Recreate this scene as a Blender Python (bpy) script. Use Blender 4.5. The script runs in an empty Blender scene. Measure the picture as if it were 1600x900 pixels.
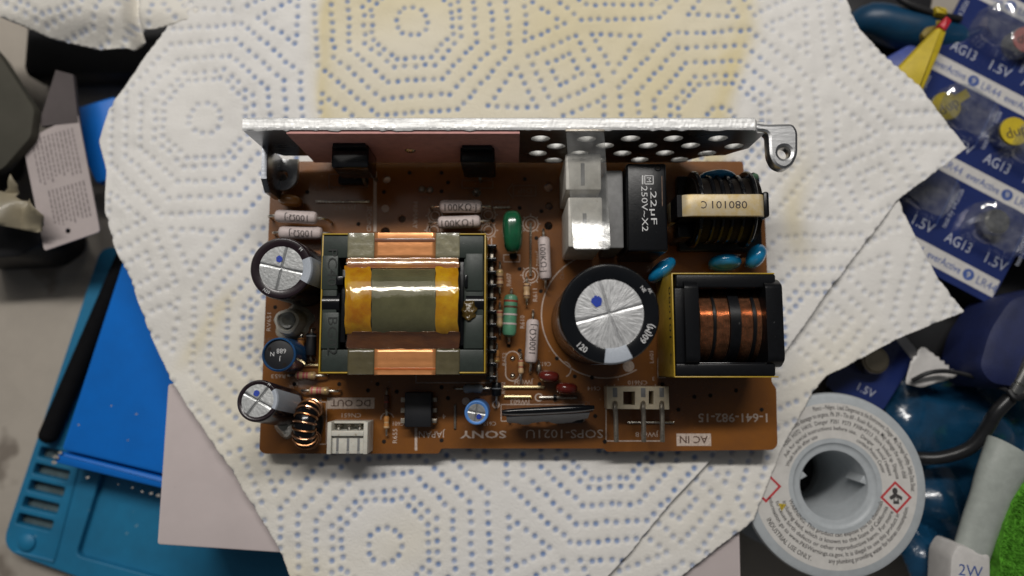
import bpy, bmesh, math, random
import numpy as np
from mathutils import Vector, Matrix

random.seed(7)
rng = np.random.RandomState(11)
PI = math.pi
K = 0.001                      # everything below is written in millimetres
SC = bpy.context.scene
COL = SC.collection

# ------------------------------------------------------------------ camera, world, lamp, exposure
FPX, TILT, HGT = 1100.0, math.atan(0.11), 176.0
cam_d = bpy.data.cameras.new('camera')
cam = bpy.data.objects.new('camera', cam_d)
COL.objects.link(cam)
cam.location = (0, 0, HGT * K)
cam.rotation_euler = (TILT, 0, 0)
cam_d.sensor_width = 36.0
cam_d.lens = 36.0 * FPX / 1600.0
cam_d.clip_start, cam_d.clip_end = 0.005, 20
cam_d.dof.use_dof = True
cam_d.dof.focus_distance = 0.160
cam_d.dof.aperture_fstop = 6.8
SC.camera = cam

world = bpy.data.worlds.new('World')
SC.world = world
world.use_nodes = True
bg = world.node_tree.nodes['Background']
bg.inputs[0].default_value = (0.92, 0.95, 1.0, 1)
bg.inputs[1].default_value = 0.070


def area_lamp(name, loc, target, sx, sy, power, col):
    d = bpy.data.lights.new(name, 'AREA')
    d.shape = 'RECTANGLE'
    d.size, d.size_y, d.energy, d.color = sx, sy, power, col
    o = bpy.data.objects.new(name, d)
    COL.objects.link(o)
    o.location = loc
    o.rotation_euler = (Vector(target) - Vector(loc)).to_track_quat('-Z', 'Y').to_euler()
    return o


area_lamp('strip_lamp', (-0.03, 0.35, 0.55), (0, 0.01, 0), 0.50, 0.05, 3.3, (1.0, 0.965, 0.92))
area_lamp('room_lamp', (-0.30, 0.60, 0.9), (0, 0.02, 0), 0.7, 0.7, 1.5, (1.0, 0.96, 0.90))

SC.view_settings.view_transform = 'Standard'
SC.view_settings.look = 'None'
SC.view_settings.exposure = -0.12
SC.view_settings.gamma = 1.0
SC.cycles.max_bounces = 10
SC.cycles.transparent_max_bounces = 16

# ------------------------------------------------------------------ picture <-> place
CT, ST = math.cos(TILT), math.sin(TILT)


def W(u, v, h=0.0):
    """world x, y (mm) of the point at height h seen at pixel (u, v) of the 1600 x 900 photograph"""
    cx, cy = (u - 800) / FPX, -(v - 450) / FPX
    dx, dy, dz = cx, cy * CT + ST, cy * ST - CT
    t = (h - HGT) / dz
    return (t * dx, t * dy)


def W3(u, v, h=0.0):
    a = W(u, v, h)
    return (a[0], a[1], h)


def PX(u, v, h=0.0):
    """mm per pixel there"""
    a, b = W(u - 1, v, h), W(u + 1, v, h)
    return (b[0] - a[0]) / 2


# ------------------------------------------------------------------ materials
MATS = {}


def mat(name, col, rough=0.5, metal=0.0, var=0.12, vscale=0.4, bump=0.0, bscale=3.0, coat=0.0, trans=0.0,
        alpha=1.0, spec=0.5, sheen=0.0, col2=None, stretch=None, ior=1.45, sub=0.0, rvar=0.1, dirt=None):
    """procedural Principled; vscale / bscale = features per mm"""
    if name in MATS:
        return MATS[name]
    m = bpy.data.materials.new(name)
    m.use_nodes = True
    nt = m.node_tree
    N, L = nt.nodes, nt.links
    p = N['Principled BSDF']
    tc = N.new('ShaderNodeTexCoord')
    mp = N.new('ShaderNodeMapping')
    s = 1000.0
    mp.inputs['Scale'].default_value = (s * (stretch[0] if stretch else 1), s * (stretch[1] if stretch else 1),
                                        s * (stretch[2] if stretch else 1))
    L.new(tc.outputs['Object'], mp.inputs['Vector'])
    nz = N.new('ShaderNodeTexNoise')
    nz.inputs['Scale'].default_value = vscale
    nz.inputs['Detail'].default_value = 6
    nz.inputs['Roughness'].default_value = 0.65
    L.new(mp.outputs[0], nz.inputs['Vector'])
    mix = N.new('ShaderNodeMix')
    mix.data_type = 'RGBA'
    c = tuple(col) + (1,)
    c2 = (tuple(col2) if col2 else tuple(x * (1 - var) ** 2 for x in col)) + (1,)
    mix.inputs[6].default_value = c
    mix.inputs[7].default_value = c2
    rp = N.new('ShaderNodeMapRange')
    rp.inputs[1].default_value, rp.inputs[2].default_value = 0.35, 0.65
    L.new(nz.outputs[0], rp.inputs[0])
    L.new(rp.outputs[0], mix.inputs[0])
    out = mix.outputs[2]
    if dirt:                                    # (colour, scale per mm, threshold): specks of dust and wear
        n3 = N.new('ShaderNodeTexNoise')
        n3.inputs['Scale'].default_value = dirt[1]
        n3.inputs['Detail'].default_value = 3
        L.new(mp.outputs[0], n3.inputs['Vector'])
        r3 = N.new('ShaderNodeMapRange')
        r3.inputs[1].default_value, r3.inputs[2].default_value = dirt[2], dirt[2] + 0.07
        L.new(n3.outputs[0], r3.inputs[0])
        m3 = N.new('ShaderNodeMix')
        m3.data_type = 'RGBA'
        L.new(r3.outputs[0], m3.inputs[0])
        L.new(out, m3.inputs[6])
        m3.inputs[7].default_value = tuple(dirt[0]) + (1,)
        out = m3.outputs[2]
    L.new(out, p.inputs['Base Color'])
    rr = N.new('ShaderNodeMapRange')
    rr.inputs[3].default_value = max(0.02, rough - rvar)
    rr.inputs[4].default_value = min(1, rough + rvar)
    L.new(nz.outputs[0], rr.inputs[0])
    L.new(rr.outputs[0], p.inputs['Roughness'])
    p.inputs['Metallic'].default_value = metal
    p.inputs['IOR'].default_value = ior
    p.inputs['Specular IOR Level'].default_value = spec
    p.inputs['Coat Weight'].default_value = coat
    p.inputs['Coat Roughness'].default_value = 0.06
    p.inputs['Transmission Weight'].default_value = trans
    p.inputs['Alpha'].default_value = alpha
    p.inputs['Sheen Weight'].default_value = sheen
    if sub:
        p.inputs['Subsurface Weight'].default_value = sub
        p.inputs['Subsurface Radius'].default_value = (0.0012, 0.0008, 0.0006)
        p.inputs['Subsurface Scale'].default_value = 1.0
    if bump:
        n2 = N.new('ShaderNodeTexNoise')
        n2.inputs['Scale'].default_value = bscale
        n2.inputs['Detail'].default_value = 4
        L.new(mp.outputs[0], n2.inputs['Vector'])
        bp = N.new('ShaderNodeBump')
        bp.inputs['Strength'].default_value = 1.0
        bp.inputs['Distance'].default_value = bump * K
        L.new(n2.outputs[0], bp.inputs['Height'])
        L.new(bp.outputs[0], p.inputs['Normal'])
        if coat:
            L.new(bp.outputs[0], p.inputs['Coat Normal'])
    MATS[name] = m
    return m


M_board = mat('phenolic_board', (0.235, 0.086, 0.015), 0.26, var=0.12, vscale=0.035, coat=0.1, bump=0.012, bscale=1.5, rvar=0.05,
              col2=(0.150, 0.058, 0.018), dirt=((0.27, 0.15, 0.085), 0.9, 0.69))
M_edge = mat('board_edge', (0.16, 0.07, 0.025), 0.7)
M_silk = mat('silkscreen_ink', (0.62, 0.50, 0.42), 0.6, var=0.22, vscale=2.0)
M_silkdim = mat('silkscreen_dim', (0.22, 0.13, 0.085), 0.6, var=0.3, vscale=1.5)  # darker brown tone of the same lettering ink
M_printbrown = mat('silk_negative', (0.10, 0.05, 0.03), 0.6)
M_hole = mat('drill_hole', (0.012, 0.008, 0.006), 0.9)
M_solder = mat('tinned_wire', (0.72, 0.68, 0.60), 0.28, metal=1.0, var=0.2, vscale=2)
M_solderdull = mat('tinned_wire_dull', (0.40, 0.36, 0.30), 0.45, metal=0.9, var=0.25, vscale=2)
M_goldwire = mat('lacquered_wire', (0.80, 0.66, 0.38), 0.25, metal=1.0, var=0.15)
M_alu = mat('sheet_aluminium', (0.55, 0.555, 0.56), 0.36, metal=1.0, var=0.12, vscale=0.5, bump=0.03, bscale=2,
            stretch=(0.25, 1, 1), rvar=0.12)
M_alucut = mat('sheared_edge', (0.88, 0.88, 0.87), 0.55, metal=0.4, var=0.25, vscale=0.9, bump=0.08, bscale=0.8,
               stretch=(0.18, 1.8, 1), col2=(0.62, 0.62, 0.61))
M_pink = mat('thermal_pad', (0.70, 0.36, 0.33), 0.7, var=0.08)
M_blk = mat('black_moulding', (0.007, 0.0075, 0.009), 0.30, var=0.2, vscale=0.8, bump=0.015, bscale=2.5, spec=0.30, dirt=((0.05, 0.05, 0.05), 1.3, 0.72))
M_blkgl = mat('black_gloss', (0.006, 0.0065, 0.008), 0.16, var=0.2, vscale=0.6, spec=0.4, coat=0.15)
M_sleeve = mat('black_sleeve', (0.006, 0.007, 0.009), 0.18, vscale=0.5, bump=0.012, bscale=1.0, spec=0.4, rvar=0.06, dirt=((0.05, 0.05, 0.055), 1.6, 0.72))
M_sleevebr = mat('plum_sleeve', (0.020, 0.012, 0.016), 0.22, vscale=0.5, bump=0.012, bscale=1.0, spec=0.4, rvar=0.06, dirt=((0.08, 0.07, 0.07), 1.6, 0.71))
M_can = mat('can_end', (0.52, 0.53, 0.53), 0.36, metal=0.8, var=0.22, vscale=0.9, bump=0.04, bscale=1.6)
M_stripe = mat('stripe_ink', (0.42, 0.46, 0.52), 0.45, var=0.1, vscale=3, bump=0.03, bscale=6)
M_white = mat('white_print', (0.62, 0.62, 0.62), 0.5)
M_bluepaint = mat('blue_paint', (0.006, 0.045, 0.42), 0.45, var=0.2, vscale=2)
M_bluesl = mat('blue_sleeve', (0.10, 0.27, 0.66), 0.35, var=0.1)
M_bluedk = mat('dark_blue_tube', (0.02, 0.085, 0.22), 0.22, var=0.2, coat=0.4)
M_resw = mat('resistor_enamel', (0.60, 0.51, 0.49), 0.5, var=0.12, vscale=1.0, bump=0.05, bscale=1.5, dirt=((0.36, 0.27, 0.22), 1.5, 0.68))
M_resmark = mat('resistor_print', (0.045, 0.035, 0.035), 0.6)
M_beige = mat('beige_enamel', (0.55, 0.36, 0.19), 0.4, var=0.15, coat=0.2)
M_orangeres = mat('orange_enamel', (0.50, 0.22, 0.06), 0.4, var=0.15, coat=0.2)
M_pinkband = mat('pink_band', (0.50, 0.10, 0.12), 0.4)
M_redband = mat('red_band', (0.30, 0.045, 0.03), 0.4)
M_brownband = mat('brown_band', (0.11, 0.045, 0.025), 0.4)
M_goldband = mat('gold_band', (0.55, 0.40, 0.16), 0.35, metal=0.5)
M_greyband = mat('grey_band', (0.28, 0.30, 0.32), 0.4)
M_greenres = mat('green_enamel', (0.10, 0.29, 0.17), 0.45, var=0.15, coat=0.15, bump=0.06, bscale=1)
M_greencap = mat('green_dip', (0.008, 0.095, 0.040), 0.20, coat=0.5, var=0.2)
M_redcap = mat('red_dip', (0.17, 0.020, 0.014), 0.24, coat=0.5, var=0.2)
M_browncap = mat('ochre_dip', (0.26, 0.11, 0.022), 0.3, coat=0.3)
M_bluecap = mat('blue_dip', (0.008, 0.20, 0.42), 0.20, coat=0.5, var=0.2)
M_ferrite = mat('ferrite', (0.034, 0.044, 0.038), 0.40, var=0.12, vscale=0.9, bump=0.02, bscale=4, spec=0.35, dirt=((0.09, 0.10, 0.09), 1.5, 0.71))
M_ferritecut = mat('stamped_ferrite', (0.010, 0.013, 0.011), 0.6)
M_yelltape = mat('yellow_tape', (0.50, 0.33, 0.035), 0.35, var=0.12)
M_yellfilm = mat('amber_yellow_film', (0.62, 0.38, 0.012), 0.14, var=0.25, vscale=0.16, coat=0.8, spec=0.2, bump=0.10, bscale=0.30, rvar=0.04, col2=(0.40, 0.15, 0.006))
M_grnfilm = mat('grey_green_film', (0.125, 0.130, 0.080), 0.16, var=0.15, vscale=0.2, coat=0.8, spec=0.2, bump=0.03, bscale=0.25, rvar=0.04)
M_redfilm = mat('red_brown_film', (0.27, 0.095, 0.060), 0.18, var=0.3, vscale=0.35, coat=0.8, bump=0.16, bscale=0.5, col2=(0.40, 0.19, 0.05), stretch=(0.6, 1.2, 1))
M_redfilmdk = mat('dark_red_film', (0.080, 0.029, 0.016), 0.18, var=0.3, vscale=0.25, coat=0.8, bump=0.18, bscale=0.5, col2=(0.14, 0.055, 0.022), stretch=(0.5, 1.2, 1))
M_foil = mat('copper_foil', (0.74, 0.31, 0.115), 0.30, metal=0.5, var=0.12, vscale=0.15, coat=0.4, bump=0.10, bscale=0.25, stretch=(0.4, 1.0, 1))
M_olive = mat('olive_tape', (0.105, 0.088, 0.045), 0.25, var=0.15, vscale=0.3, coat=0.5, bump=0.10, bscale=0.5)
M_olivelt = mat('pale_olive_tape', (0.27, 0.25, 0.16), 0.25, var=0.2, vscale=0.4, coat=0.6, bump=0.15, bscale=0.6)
M_varnish = mat('varnish_drop', (0.09, 0.055, 0.01), 0.06, coat=1.0, bump=0.4, bscale=1.2)
M_copper = mat('enamelled_copper', (0.62, 0.33, 0.19), 0.17, metal=0.85, var=0.28, vscale=0.8, rvar=0.04)
M_copdark = mat('dark_copper', (0.42, 0.20, 0.09), 0.3, metal=0.9, var=0.25, vscale=0.8)
M_band = mat('cream_core_band', (0.55, 0.47, 0.33), 0.38, metal=0.15, var=0.15, vscale=0.5, col2=(0.50, 0.37, 0.16))
M_nylon = mat('white_nylon', (0.62, 0.60, 0.53), 0.45, var=0.1, sub=0.15, dirt=((0.35, 0.31, 0.24), 1.2, 0.68))
M_nylony = mat('yellowed_nylon', (0.58, 0.50, 0.36), 0.45, var=0.1, sub=0.1, dirt=((0.35, 0.27, 0.16), 1.2, 0.68))
M_boxw = mat('white_block', (0.70, 0.67, 0.61), 0.5, var=0.12, vscale=0.5, dirt=((0.42, 0.38, 0.32), 0.9, 0.68))
M_boxg = mat('grey_block', (0.20, 0.20, 0.20), 0.5, var=0.15)
M_resin = mat('hot_melt', (0.62, 0.60, 0.50), 0.14, var=0.1, trans=0.25, bump=0.3, bscale=0.7, coat=0.5)
M_trim = mat('trimmer_grey', (0.17, 0.17, 0.15), 0.3)
M_chip = mat('chip_epoxy', (0.008, 0.009, 0.012), 0.55, var=0.2)
M_ceram = mat('hybrid_substrate', (0.26, 0.27, 0.28), 0.5, var=0.15)


def clear_mat(name, tint, haze, gloss, rough):
    """thin clear plastic: mostly see-through, a little milky, glossy"""
    m = bpy.data.materials.new(name)
    m.use_nodes = True
    N, L = m.node_tree.nodes, m.node_tree.links
    N.remove(N['Principled BSDF'])
    out = N['Material Output']
    tr = N.new('ShaderNodeBsdfTransparent'); tr.inputs[0].default_value = (*tint, 1)
    df = N.new('ShaderNodeBsdfDiffuse'); df.inputs[0].default_value = (.72, .72, .70, 1)
    gl = N.new('ShaderNodeBsdfGlossy'); gl.inputs[0].default_value = (1, 1, 1, 1); gl.inputs['Roughness'].default_value = rough
    tc = N.new('ShaderNodeTexCoord'); nz = N.new('ShaderNodeTexNoise')
    nz.inputs['Scale'].default_value = 350; nz.inputs['Detail'].default_value = 5
    L.new(tc.outputs['Object'], nz.inputs['Vector'])
    rm = N.new('ShaderNodeMapRange')
    rm.inputs[1].default_value, rm.inputs[2].default_value = .35, .75
    rm.inputs[3].default_value, rm.inputs[4].default_value = haze * .5, haze * 2.2
    L.new(nz.outputs[0], rm.inputs[0])
    m1, m2 = N.new('ShaderNodeMixShader'), N.new('ShaderNodeMixShader')
    L.new(rm.outputs[0], m1.inputs[0]); L.new(tr.outputs[0], m1.inputs[1]); L.new(df.outputs[0], m1.inputs[2])
    m2.inputs[0].default_value = gloss
    L.new(m1.outputs[0], m2.inputs[1]); L.new(gl.outputs[0], m2.inputs[2])
    bp = N.new('ShaderNodeBump'); bp.inputs['Distance'].default_value = .1 * K
    L.new(nz.outputs[0], bp.inputs['Height']); L.new(bp.outputs[0], gl.inputs['Normal'])
    L.new(m2.outputs[0], out.inputs[0])
    return m


M_clear = clear_mat('clear_film', (.95, .95, .94), .07, .13, .24)

# backdrop materials
M_table = mat('grey_worktop', (0.42, 0.375, 0.32), 0.65, var=0.10, vscale=0.03, bump=0.03, bscale=1, dirt=((0.20, 0.17, 0.14), 0.05, 0.62))
M_mat = mat('teal_silicone', (0.010, 0.17, 0.33), 0.55, var=0.12, vscale=0.06, bump=0.03, bscale=2, dirt=((0.16, 0.28, 0.34), 0.35, 0.72))
M_tray = mat('bright_blue_paint', (0.004, 0.16, 0.62), 0.42, var=0.08, vscale=0.05, dirt=((0.12, 0.30, 0.66), 0.30, 0.74))
M_chipped = mat('chipped_paint', (0.45, 0.42, 0.38), 0.7, var=0.4, vscale=1)
M_pen = mat('black_rod', (0.005, 0.005, 0.006), 0.85, spec=0.15)
M_card = mat('pink_white_card', (0.62, 0.54, 0.53), 0.8, var=0.06, vscale=0.03, dirt=((0.42, 0.38, 0.38), 0.08, 0.70))
M_navy = mat('navy_print', (0.016, 0.030, 0.135), 0.25, var=0.1, vscale=0.1, coat=0.5)
M_cardw = mat('card_white', (0.60, 0.58, 0.56), 0.35, var=0.06)
M_navytxt = mat('navy_text', (0.06, 0.11, 0.33), 0.4)
M_paletxt = mat('pale_text', (0.50, 0.52, 0.60), 0.4)
M_blister = clear_mat('blister_film', (.90, .92, .95), .07, .16, .10)
M_yelltab = mat('yellow_tab', (0.60, 0.45, 0.02), 0.5, var=0.15, vscale=0.15)
M_celltab = mat('cell_tab', (0.36, 0.28, 0.02), 0.5, var=0.3, vscale=0.3)
M_litwall = mat('lit_cut_metal', (0.78, 0.78, 0.76), 0.6, metal=0.3, var=0.15, vscale=1)  # paler aluminium: light caught inside the holes put into the colour
M_plateshade = mat('shaded_heatsink_sheet', (0.34, 0.355, 0.385), 0.30, metal=1.0, var=0.15, vscale=0.3, bump=0.02, bscale=1.5, stretch=(0.25, 1, 1), rvar=0.10)  # same aluminium, its shade and dark reflections put into the colour
M_steel = mat('cell_steel', (0.56, 0.55, 0.52), 0.24, metal=1.0, var=0.15)
M_redtip = mat('red_tip', (0.55, 0.02, 0.035), 0.4)
M_spool = mat('spool_plastic', (0.43, 0.46, 0.48), 0.45, var=0.06)
M_overtape = clear_mat('clear_overtape', (.98, .96, .90), .003, .03, .07)
M_recess = mat('mat_recess', (0.085, 0.13, 0.14), 0.7, var=0.25, vscale=0.25, dirt=((0.25, 0.25, 0.22), 0.5, 0.62))
M_label = mat('spool_label', (0.62, 0.60, 0.57), 0.45, var=0.05)
M_labtxt = mat('label_print', (0.06, 0.055, 0.055), 0.5)
M_ghsred = mat('hazard_red', (0.55, 0.05, 0.06), 0.45)
M_warn = mat('warning_yellow', (0.55, 0.40, 0.03), 0.45)
M_cable = mat('grey_black_cable', (0.016, 0.0165, 0.018), 0.30, var=0.15)
M_bag = mat('blue_poly_bag', (0.008, 0.060, 0.135), 0.22, var=0.35, vscale=0.06, coat=1.0, bump=1.1, bscale=0.09, dirt=((0.16, 0.20, 0.22), 0.06, 0.62))
M_bag.node_tree.nodes['Principled BSDF'].inputs['Coat Roughness'].default_value = 0.16
M_navybag = mat('navy_fabric', (0.010, 0.018, 0.085), 0.6, var=0.2, vscale=0.1, bump=0.1, bscale=3)
M_tube = mat('grey_tube', (0.36, 0.39, 0.36), 0.4, var=0.08)
M_green = mat('green_microfibre', (0.13, 0.44, 0.03), 0.9, var=0.3, vscale=0.9)
M_dkblue = mat('blue_grip', (0.003, 0.045, 0.105), 0.4, var=0.15)
M_black = mat('black_rubber', (0.010, 0.010, 0.012), 0.55)
M_taupe = mat('taupe_board', (0.062, 0.058, 0.044), 0.85, var=0.1, vscale=0.05)
M_tag = mat('tag_paper', (0.46, 0.40, 0.39), 0.8, var=0.06, vscale=0.1)
M_tagtop = mat('tag_dark_panel', (0.09, 0.075, 0.075), 0.8, var=0.08, vscale=0.1)
M_tagtxt = mat('tag_print', (0.22, 0.19, 0.19), 0.8)
M_wrap = mat('cream_wrapper', (0.30, 0.26, 0.18), 0.45, var=0.2, vscale=0.08, coat=0.2)


# ------------------------------------------------------------------ mesh builder
class G:
    def __init__(s):
        s.v, s.f, s.m = [], [], []
        s.mats = []

    def mi(s, m):
        if m not in s.mats:
            s.mats.append(m)
        return s.mats.index(m)

    def add(s, verts, faces, m):
        o, k = len(s.v), s.mi(m)
        s.v.extend([tuple(map(float, p)) for p in verts])
        for f in faces:
            s.f.append([i + o for i in f])
            s.m.append(k)
        return s

    def xf(s, M, start=0):
        for i in range(start, len(s.v)):
            s.v[i] = tuple(M @ Vector(s.v[i]))
        return s

    def box(s, x0, x1, y0, y1, z0, z1, m, r=0.0, seg=2):
        bm = bmesh.new()
        bmesh.ops.create_cube(bm, size=1)
        for q in bm.verts:
            q.co = Vector(((x0 + x1) / 2 + q.co.x * (x1 - x0), (y0 + y1) / 2 + q.co.y * (y1 - y0),
                           (z0 + z1) / 2 + q.co.z * (z1 - z0)))
        if r > 0:
            r = min(r, 0.45 * min(abs(x1 - x0), abs(y1 - y0), abs(z1 - z0)))
            bmesh.ops.bevel(bm, geom=bm.edges[:], offset=r, segments=seg, affect='EDGES', profile=0.5)
        return s.bm(bm, m)

    def bm(s, bm, m):
        bm.verts.index_update()
        s.add([q.co[:] for q in bm.verts], [[q.index for q in f.verts] for f in bm.faces], m)
        bm.free()
        return s

    def lathe(s, prof, m, n=40, c=(0, 0, 0), axis='z', a0=0.0, a1=2 * PI):
        """prof = [(r, z)]; r == 0 closes with a point"""
        full = abs(a1 - a0 - 2 * PI) < 1e-6
        cnt = n if full else n + 1
        verts, rows = [], []
        for r, z in prof:
            if r <= 1e-9:
                rows.append([len(verts)])
                verts.append((0, 0, z))
            else:
                row = []
                for i in range(cnt):
                    a = a0 + (a1 - a0) * i / n
                    row.append(len(verts))
                    verts.append((r * math.cos(a), r * math.sin(a), z))
                rows.append(row)
        faces = []
        for A, B in zip(rows[:-1], rows[1:]):
            for i in range(n):
                j = (i + 1) % cnt if full else i + 1
                if len(A) == 1 and len(B) > 1:
                    faces.append([A[0], B[j], B[i]][::-1])
                elif len(B) == 1 and len(A) > 1:
                    faces.append([A[i], A[j], B[0]])
                elif len(A) > 1:
                    faces.append([A[i], A[j], B[j], B[i]])
        if axis == 'x':
            verts = [(z, x, y) for x, y, z in verts]
        elif axis == 'y':
            verts = [(y, z, x) for x, y, z in verts]
        verts = [(x + c[0], y + c[1], z + c[2]) for x, y, z in verts]
        return s.add(verts, faces, m)

    def cyl(s, c, r, z0, z1, m, n=32, bev=0.0, axis='z'):
        b = bev
        if b:
            prof = [(0, z0), (r, z0), (r, z1 - b), (r - b * 0.3, z1 - b * 0.3), (r - b, z1), (0, z1)]
        else:
            prof = [(0, z0), (r, z0), (r, z1), (0, z1)]
        return s.lathe(prof, m, n, (c[0], c[1], c[2] if len(c) > 2 else 0), axis)

    def tube(s, pts, r, m, n=8, smooth=True, caps=True):
        P = [Vector(p) for p in pts]
        if smooth and len(P) > 2:
            Q = []
            for i in range(len(P) - 1):
                p0, p1, p2, p3 = P[max(i - 1, 0)], P[i], P[i + 1], P[min(i + 2, len(P) - 1)]
                for t in np.linspace(0, 1, 5)[:-1]:
                    Q.append(0.5 * ((2 * p1) + (-p0 + p2) * t + (2 * p0 - 5 * p1 + 4 * p2 - p3) * t * t +
                                    (-p0 + 3 * p1 - 3 * p2 + p3) * t ** 3))
            Q.append(P[-1])
            P = Q
        rr = r if isinstance(r, (list, tuple, np.ndarray)) else [r] * len(P)
        if len(rr) != len(P):
            rr = np.interp(np.linspace(0, 1, len(P)), np.linspace(0, 1, len(rr)), rr)
        t = (P[1] - P[0]).normalized()
        a = t.orthogonal().normalized()
        verts, faces = [], []
        for i, p in enumerate(P):
            t2 = (P[min(i + 1, len(P) - 1)] - P[max(i - 1, 0)]).normalized()
            q = t.rotation_difference(t2)
            a = (q @ a).normalized()
            t = t2
            b = t.cross(a)
            for k in range(n):
                w = 2 * PI * k / n
                verts.append(p + (a * math.cos(w) + b * math.sin(w)) * rr[i])
        for i in range(len(P) - 1):
            for k in range(n):
                j = (k + 1) % n
                faces.append([i * n + k, i * n + j, (i + 1) * n + j, (i + 1) * n + k])
        if caps:
            faces.append(list(range(n))[::-1])
            faces.append([(len(P) - 1) * n + k for k in range(n)])
        return s.add(verts, faces, m)

    def prism(s, poly, z0, z1, m, bev=0.0, mside=None):
        """poly = [(x, y)]; a bevelled top rim"""
        bm = bmesh.new()
        vs = [bm.verts.new((x, y, z0)) for x, y in poly]
        f = bm.faces.new(vs)
        if f.normal.z > 0 or f.calc_area() and (f.normal_update() or f.normal.z > 0):
            f.normal_flip()
        ret = bmesh.ops.extrude_face_region(bm, geom=[f])
        up = [e for e in ret['geom'] if isinstance(e, bmesh.types.BMVert)]
        for q in up:
            q.co.z = z1
        bm.normal_update()
        if bev:
            ed = [e for e in bm.edges if all(abs(q.co.z - z1) < 1e-6 for q in e.verts)]
            bmesh.ops.bevel(bm, geom=ed, offset=bev, segments=2, affect='EDGES', profile=0.5)
        bmesh.ops.recalc_face_normals(bm, faces=bm.faces[:])
        return s.bm(bm, m)

    def disc(s, c, r, m, n=24, squash=1.0):
        vs = [(c[0] + r * math.cos(2 * PI * i / n), c[1] + r * squash * math.sin(2 * PI * i / n), c[2]) for i in range(n)]
        return s.add(vs, [list(range(n))], m)

    def ring(s, c, r0, r1, m, n=32, a0=0, a1=2 * PI):
        vs, fs = [], []
        for i in range(n + 1):
            a = a0 + (a1 - a0) * i / n
            for r in (r0, r1):
                vs.append((c[0] + r * math.cos(a), c[1] + r * math.sin(a), c[2]))
        for i in range(n):
            fs.append([2 * i, 2 * i + 1, 2 * i + 3, 2 * i + 2])
        return s.add(vs, fs, m)

    def line(s, a, b, w, z, m):
        a, b = Vector(a[:2]), Vector(b[:2])
        d = (b - a).normalized()
        p = Vector((-d.y, d.x)) * w / 2
        return s.add([(*(a + p), z), (*(a - p), z), (*(b - p), z), (*(b + p), z)], [[0, 1, 2, 3]], m)

    def mesh(s, name, flat=False, angle=35):
        me = bpy.data.meshes.new(name)
        V = np.array(s.v, dtype=float).reshape(-1, 3) * K
        me.from_pydata(V.tolist(), [], s.f)
        for m in s.mats:
            me.materials.append(m)
        me.polygons.foreach_set('material_index', s.m)
        me.update()
        if not flat:
            me.polygons.foreach_set('use_smooth', [True] * len(me.polygons))
            me.set_sharp_from_angle(angle=math.radians(angle))
        return me


WL = {}          # world location (mm) of every thing's / part's origin


def link(o, parent=None):
    COL.objects.link(o)
    if parent is not None:
        o.parent = parent
    return o


def tag(o, label=None, cat=None, group=None, kind=None):
    if label:
        o['label'] = label
    if cat:
        o['category'] = cat
    if group:
        o['group'] = group
    if kind:
        o['kind'] = kind
    return o


def empty(name, loc, label, cat, group=None, rz=0.0):
    o = link(bpy.data.objects.new(name, None))
    o.location = [c * K for c in loc]
    o.rotation_euler = (0, 0, rz)
    o.empty_display_size = 0.01
    WL[o.name] = loc
    return tag(o, label, cat, group)


def obj(name, g, parent=None, loc=(0, 0, 0), rot=(0, 0, 0), label=None, flat=False, world=False, mesh=None, kind=None):
    """loc in mm: local to the parent, or in the world when world=True (parents are not rotated then)"""
    me = mesh if mesh is not None else g.mesh(name, flat)
    o = link(bpy.data.objects.new(name, me), parent)
    if world and parent is not None:
        p = WL[parent.name]
        l = [loc[i] - p[i] for i in range(3)]
    else:
        l = loc
    o.location = [c * K for c in l]
    o.rotation_euler = rot
    WL[o.name] = loc
    if label:
        o['label'] = label
    if kind:
        o['kind'] = kind
    return o


TXT = {}


def text_geo(s, size, width=None, align='CENTER', space=1.0, bold=0.0):
    """flat lettering as (N,2) points and faces, centred at the origin; size = cap height in mm"""
    key = (s, space, bold)
    if key not in TXT:
        c = bpy.data.curves.new('t', 'FONT')
        c.body = s
        c.size = 1.0
        c.resolution_u = 2
        c.space_character = space
        c.offset = bold
        o = bpy.data.objects.new('t', c)
        COL.objects.link(o)
        dg = bpy.context.evaluated_depsgraph_get()
        me = bpy.data.meshes.new_from_object(o.evaluated_get(dg))
        P = np.array([v.co[:2] for v in me.vertices]) if len(me.vertices) else np.zeros((0, 2))
        F = [list(p.vertices) for p in me.polygons]
        bpy.data.meshes.remove(me)
        bpy.data.objects.remove(o)
        bpy.data.curves.remove(c)
        TXT[key] = (P, F)
    P, F = TXT[key]
    P = P.copy()
    if len(P) == 0:
        return P, F
    h = 0.70
    P *= size / h
    lo, hi = P[:, 0].min(), P[:, 0].max()
    if width:
        P[:, 0] = (P[:, 0] - lo) * width / (hi - lo)
        lo, hi = 0, width
    if align == 'CENTER':
        P[:, 0] -= (lo + hi) / 2
        P[:, 1] -= size / 2
    elif align == 'LEFT':
        P[:, 0] -= lo
    return P, F


def put_text(g, s, x, y, z, size, rot, m, width=None, space=1.0, bold=0.0):
    P, F = text_geo(s, size, width, space=space, bold=bold)
    if len(P) == 0:
        return
    a = math.radians(rot)
    c, sn = math.cos(a), math.sin(a)
    g.add([(x + p[0] * c - p[1] * sn, y + p[0] * sn + p[1] * c, z) for p in P], F, m)


def arc_text(g, s, cx, cy, z, R, a0, size, m, outward=True, width=None, space=1.0, bold=0.012):
    """lettering bent round a circle; a0 = start angle (deg). outward: tops away from the centre, clockwise"""
    P, F = text_geo(s, size, width, align='LEFT', space=space, bold=bold)
    if len(P) == 0:
        return
    vs = []
    for x, y in P:
        if outward:
            a = math.radians(a0) - x / R
            r = R + y
        else:
            a = math.radians(a0) + x / R
            r = R - y
        vs.append((cx + r * math.cos(a), cy + r * math.sin(a), z))
    g.add(vs, F, m)


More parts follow.
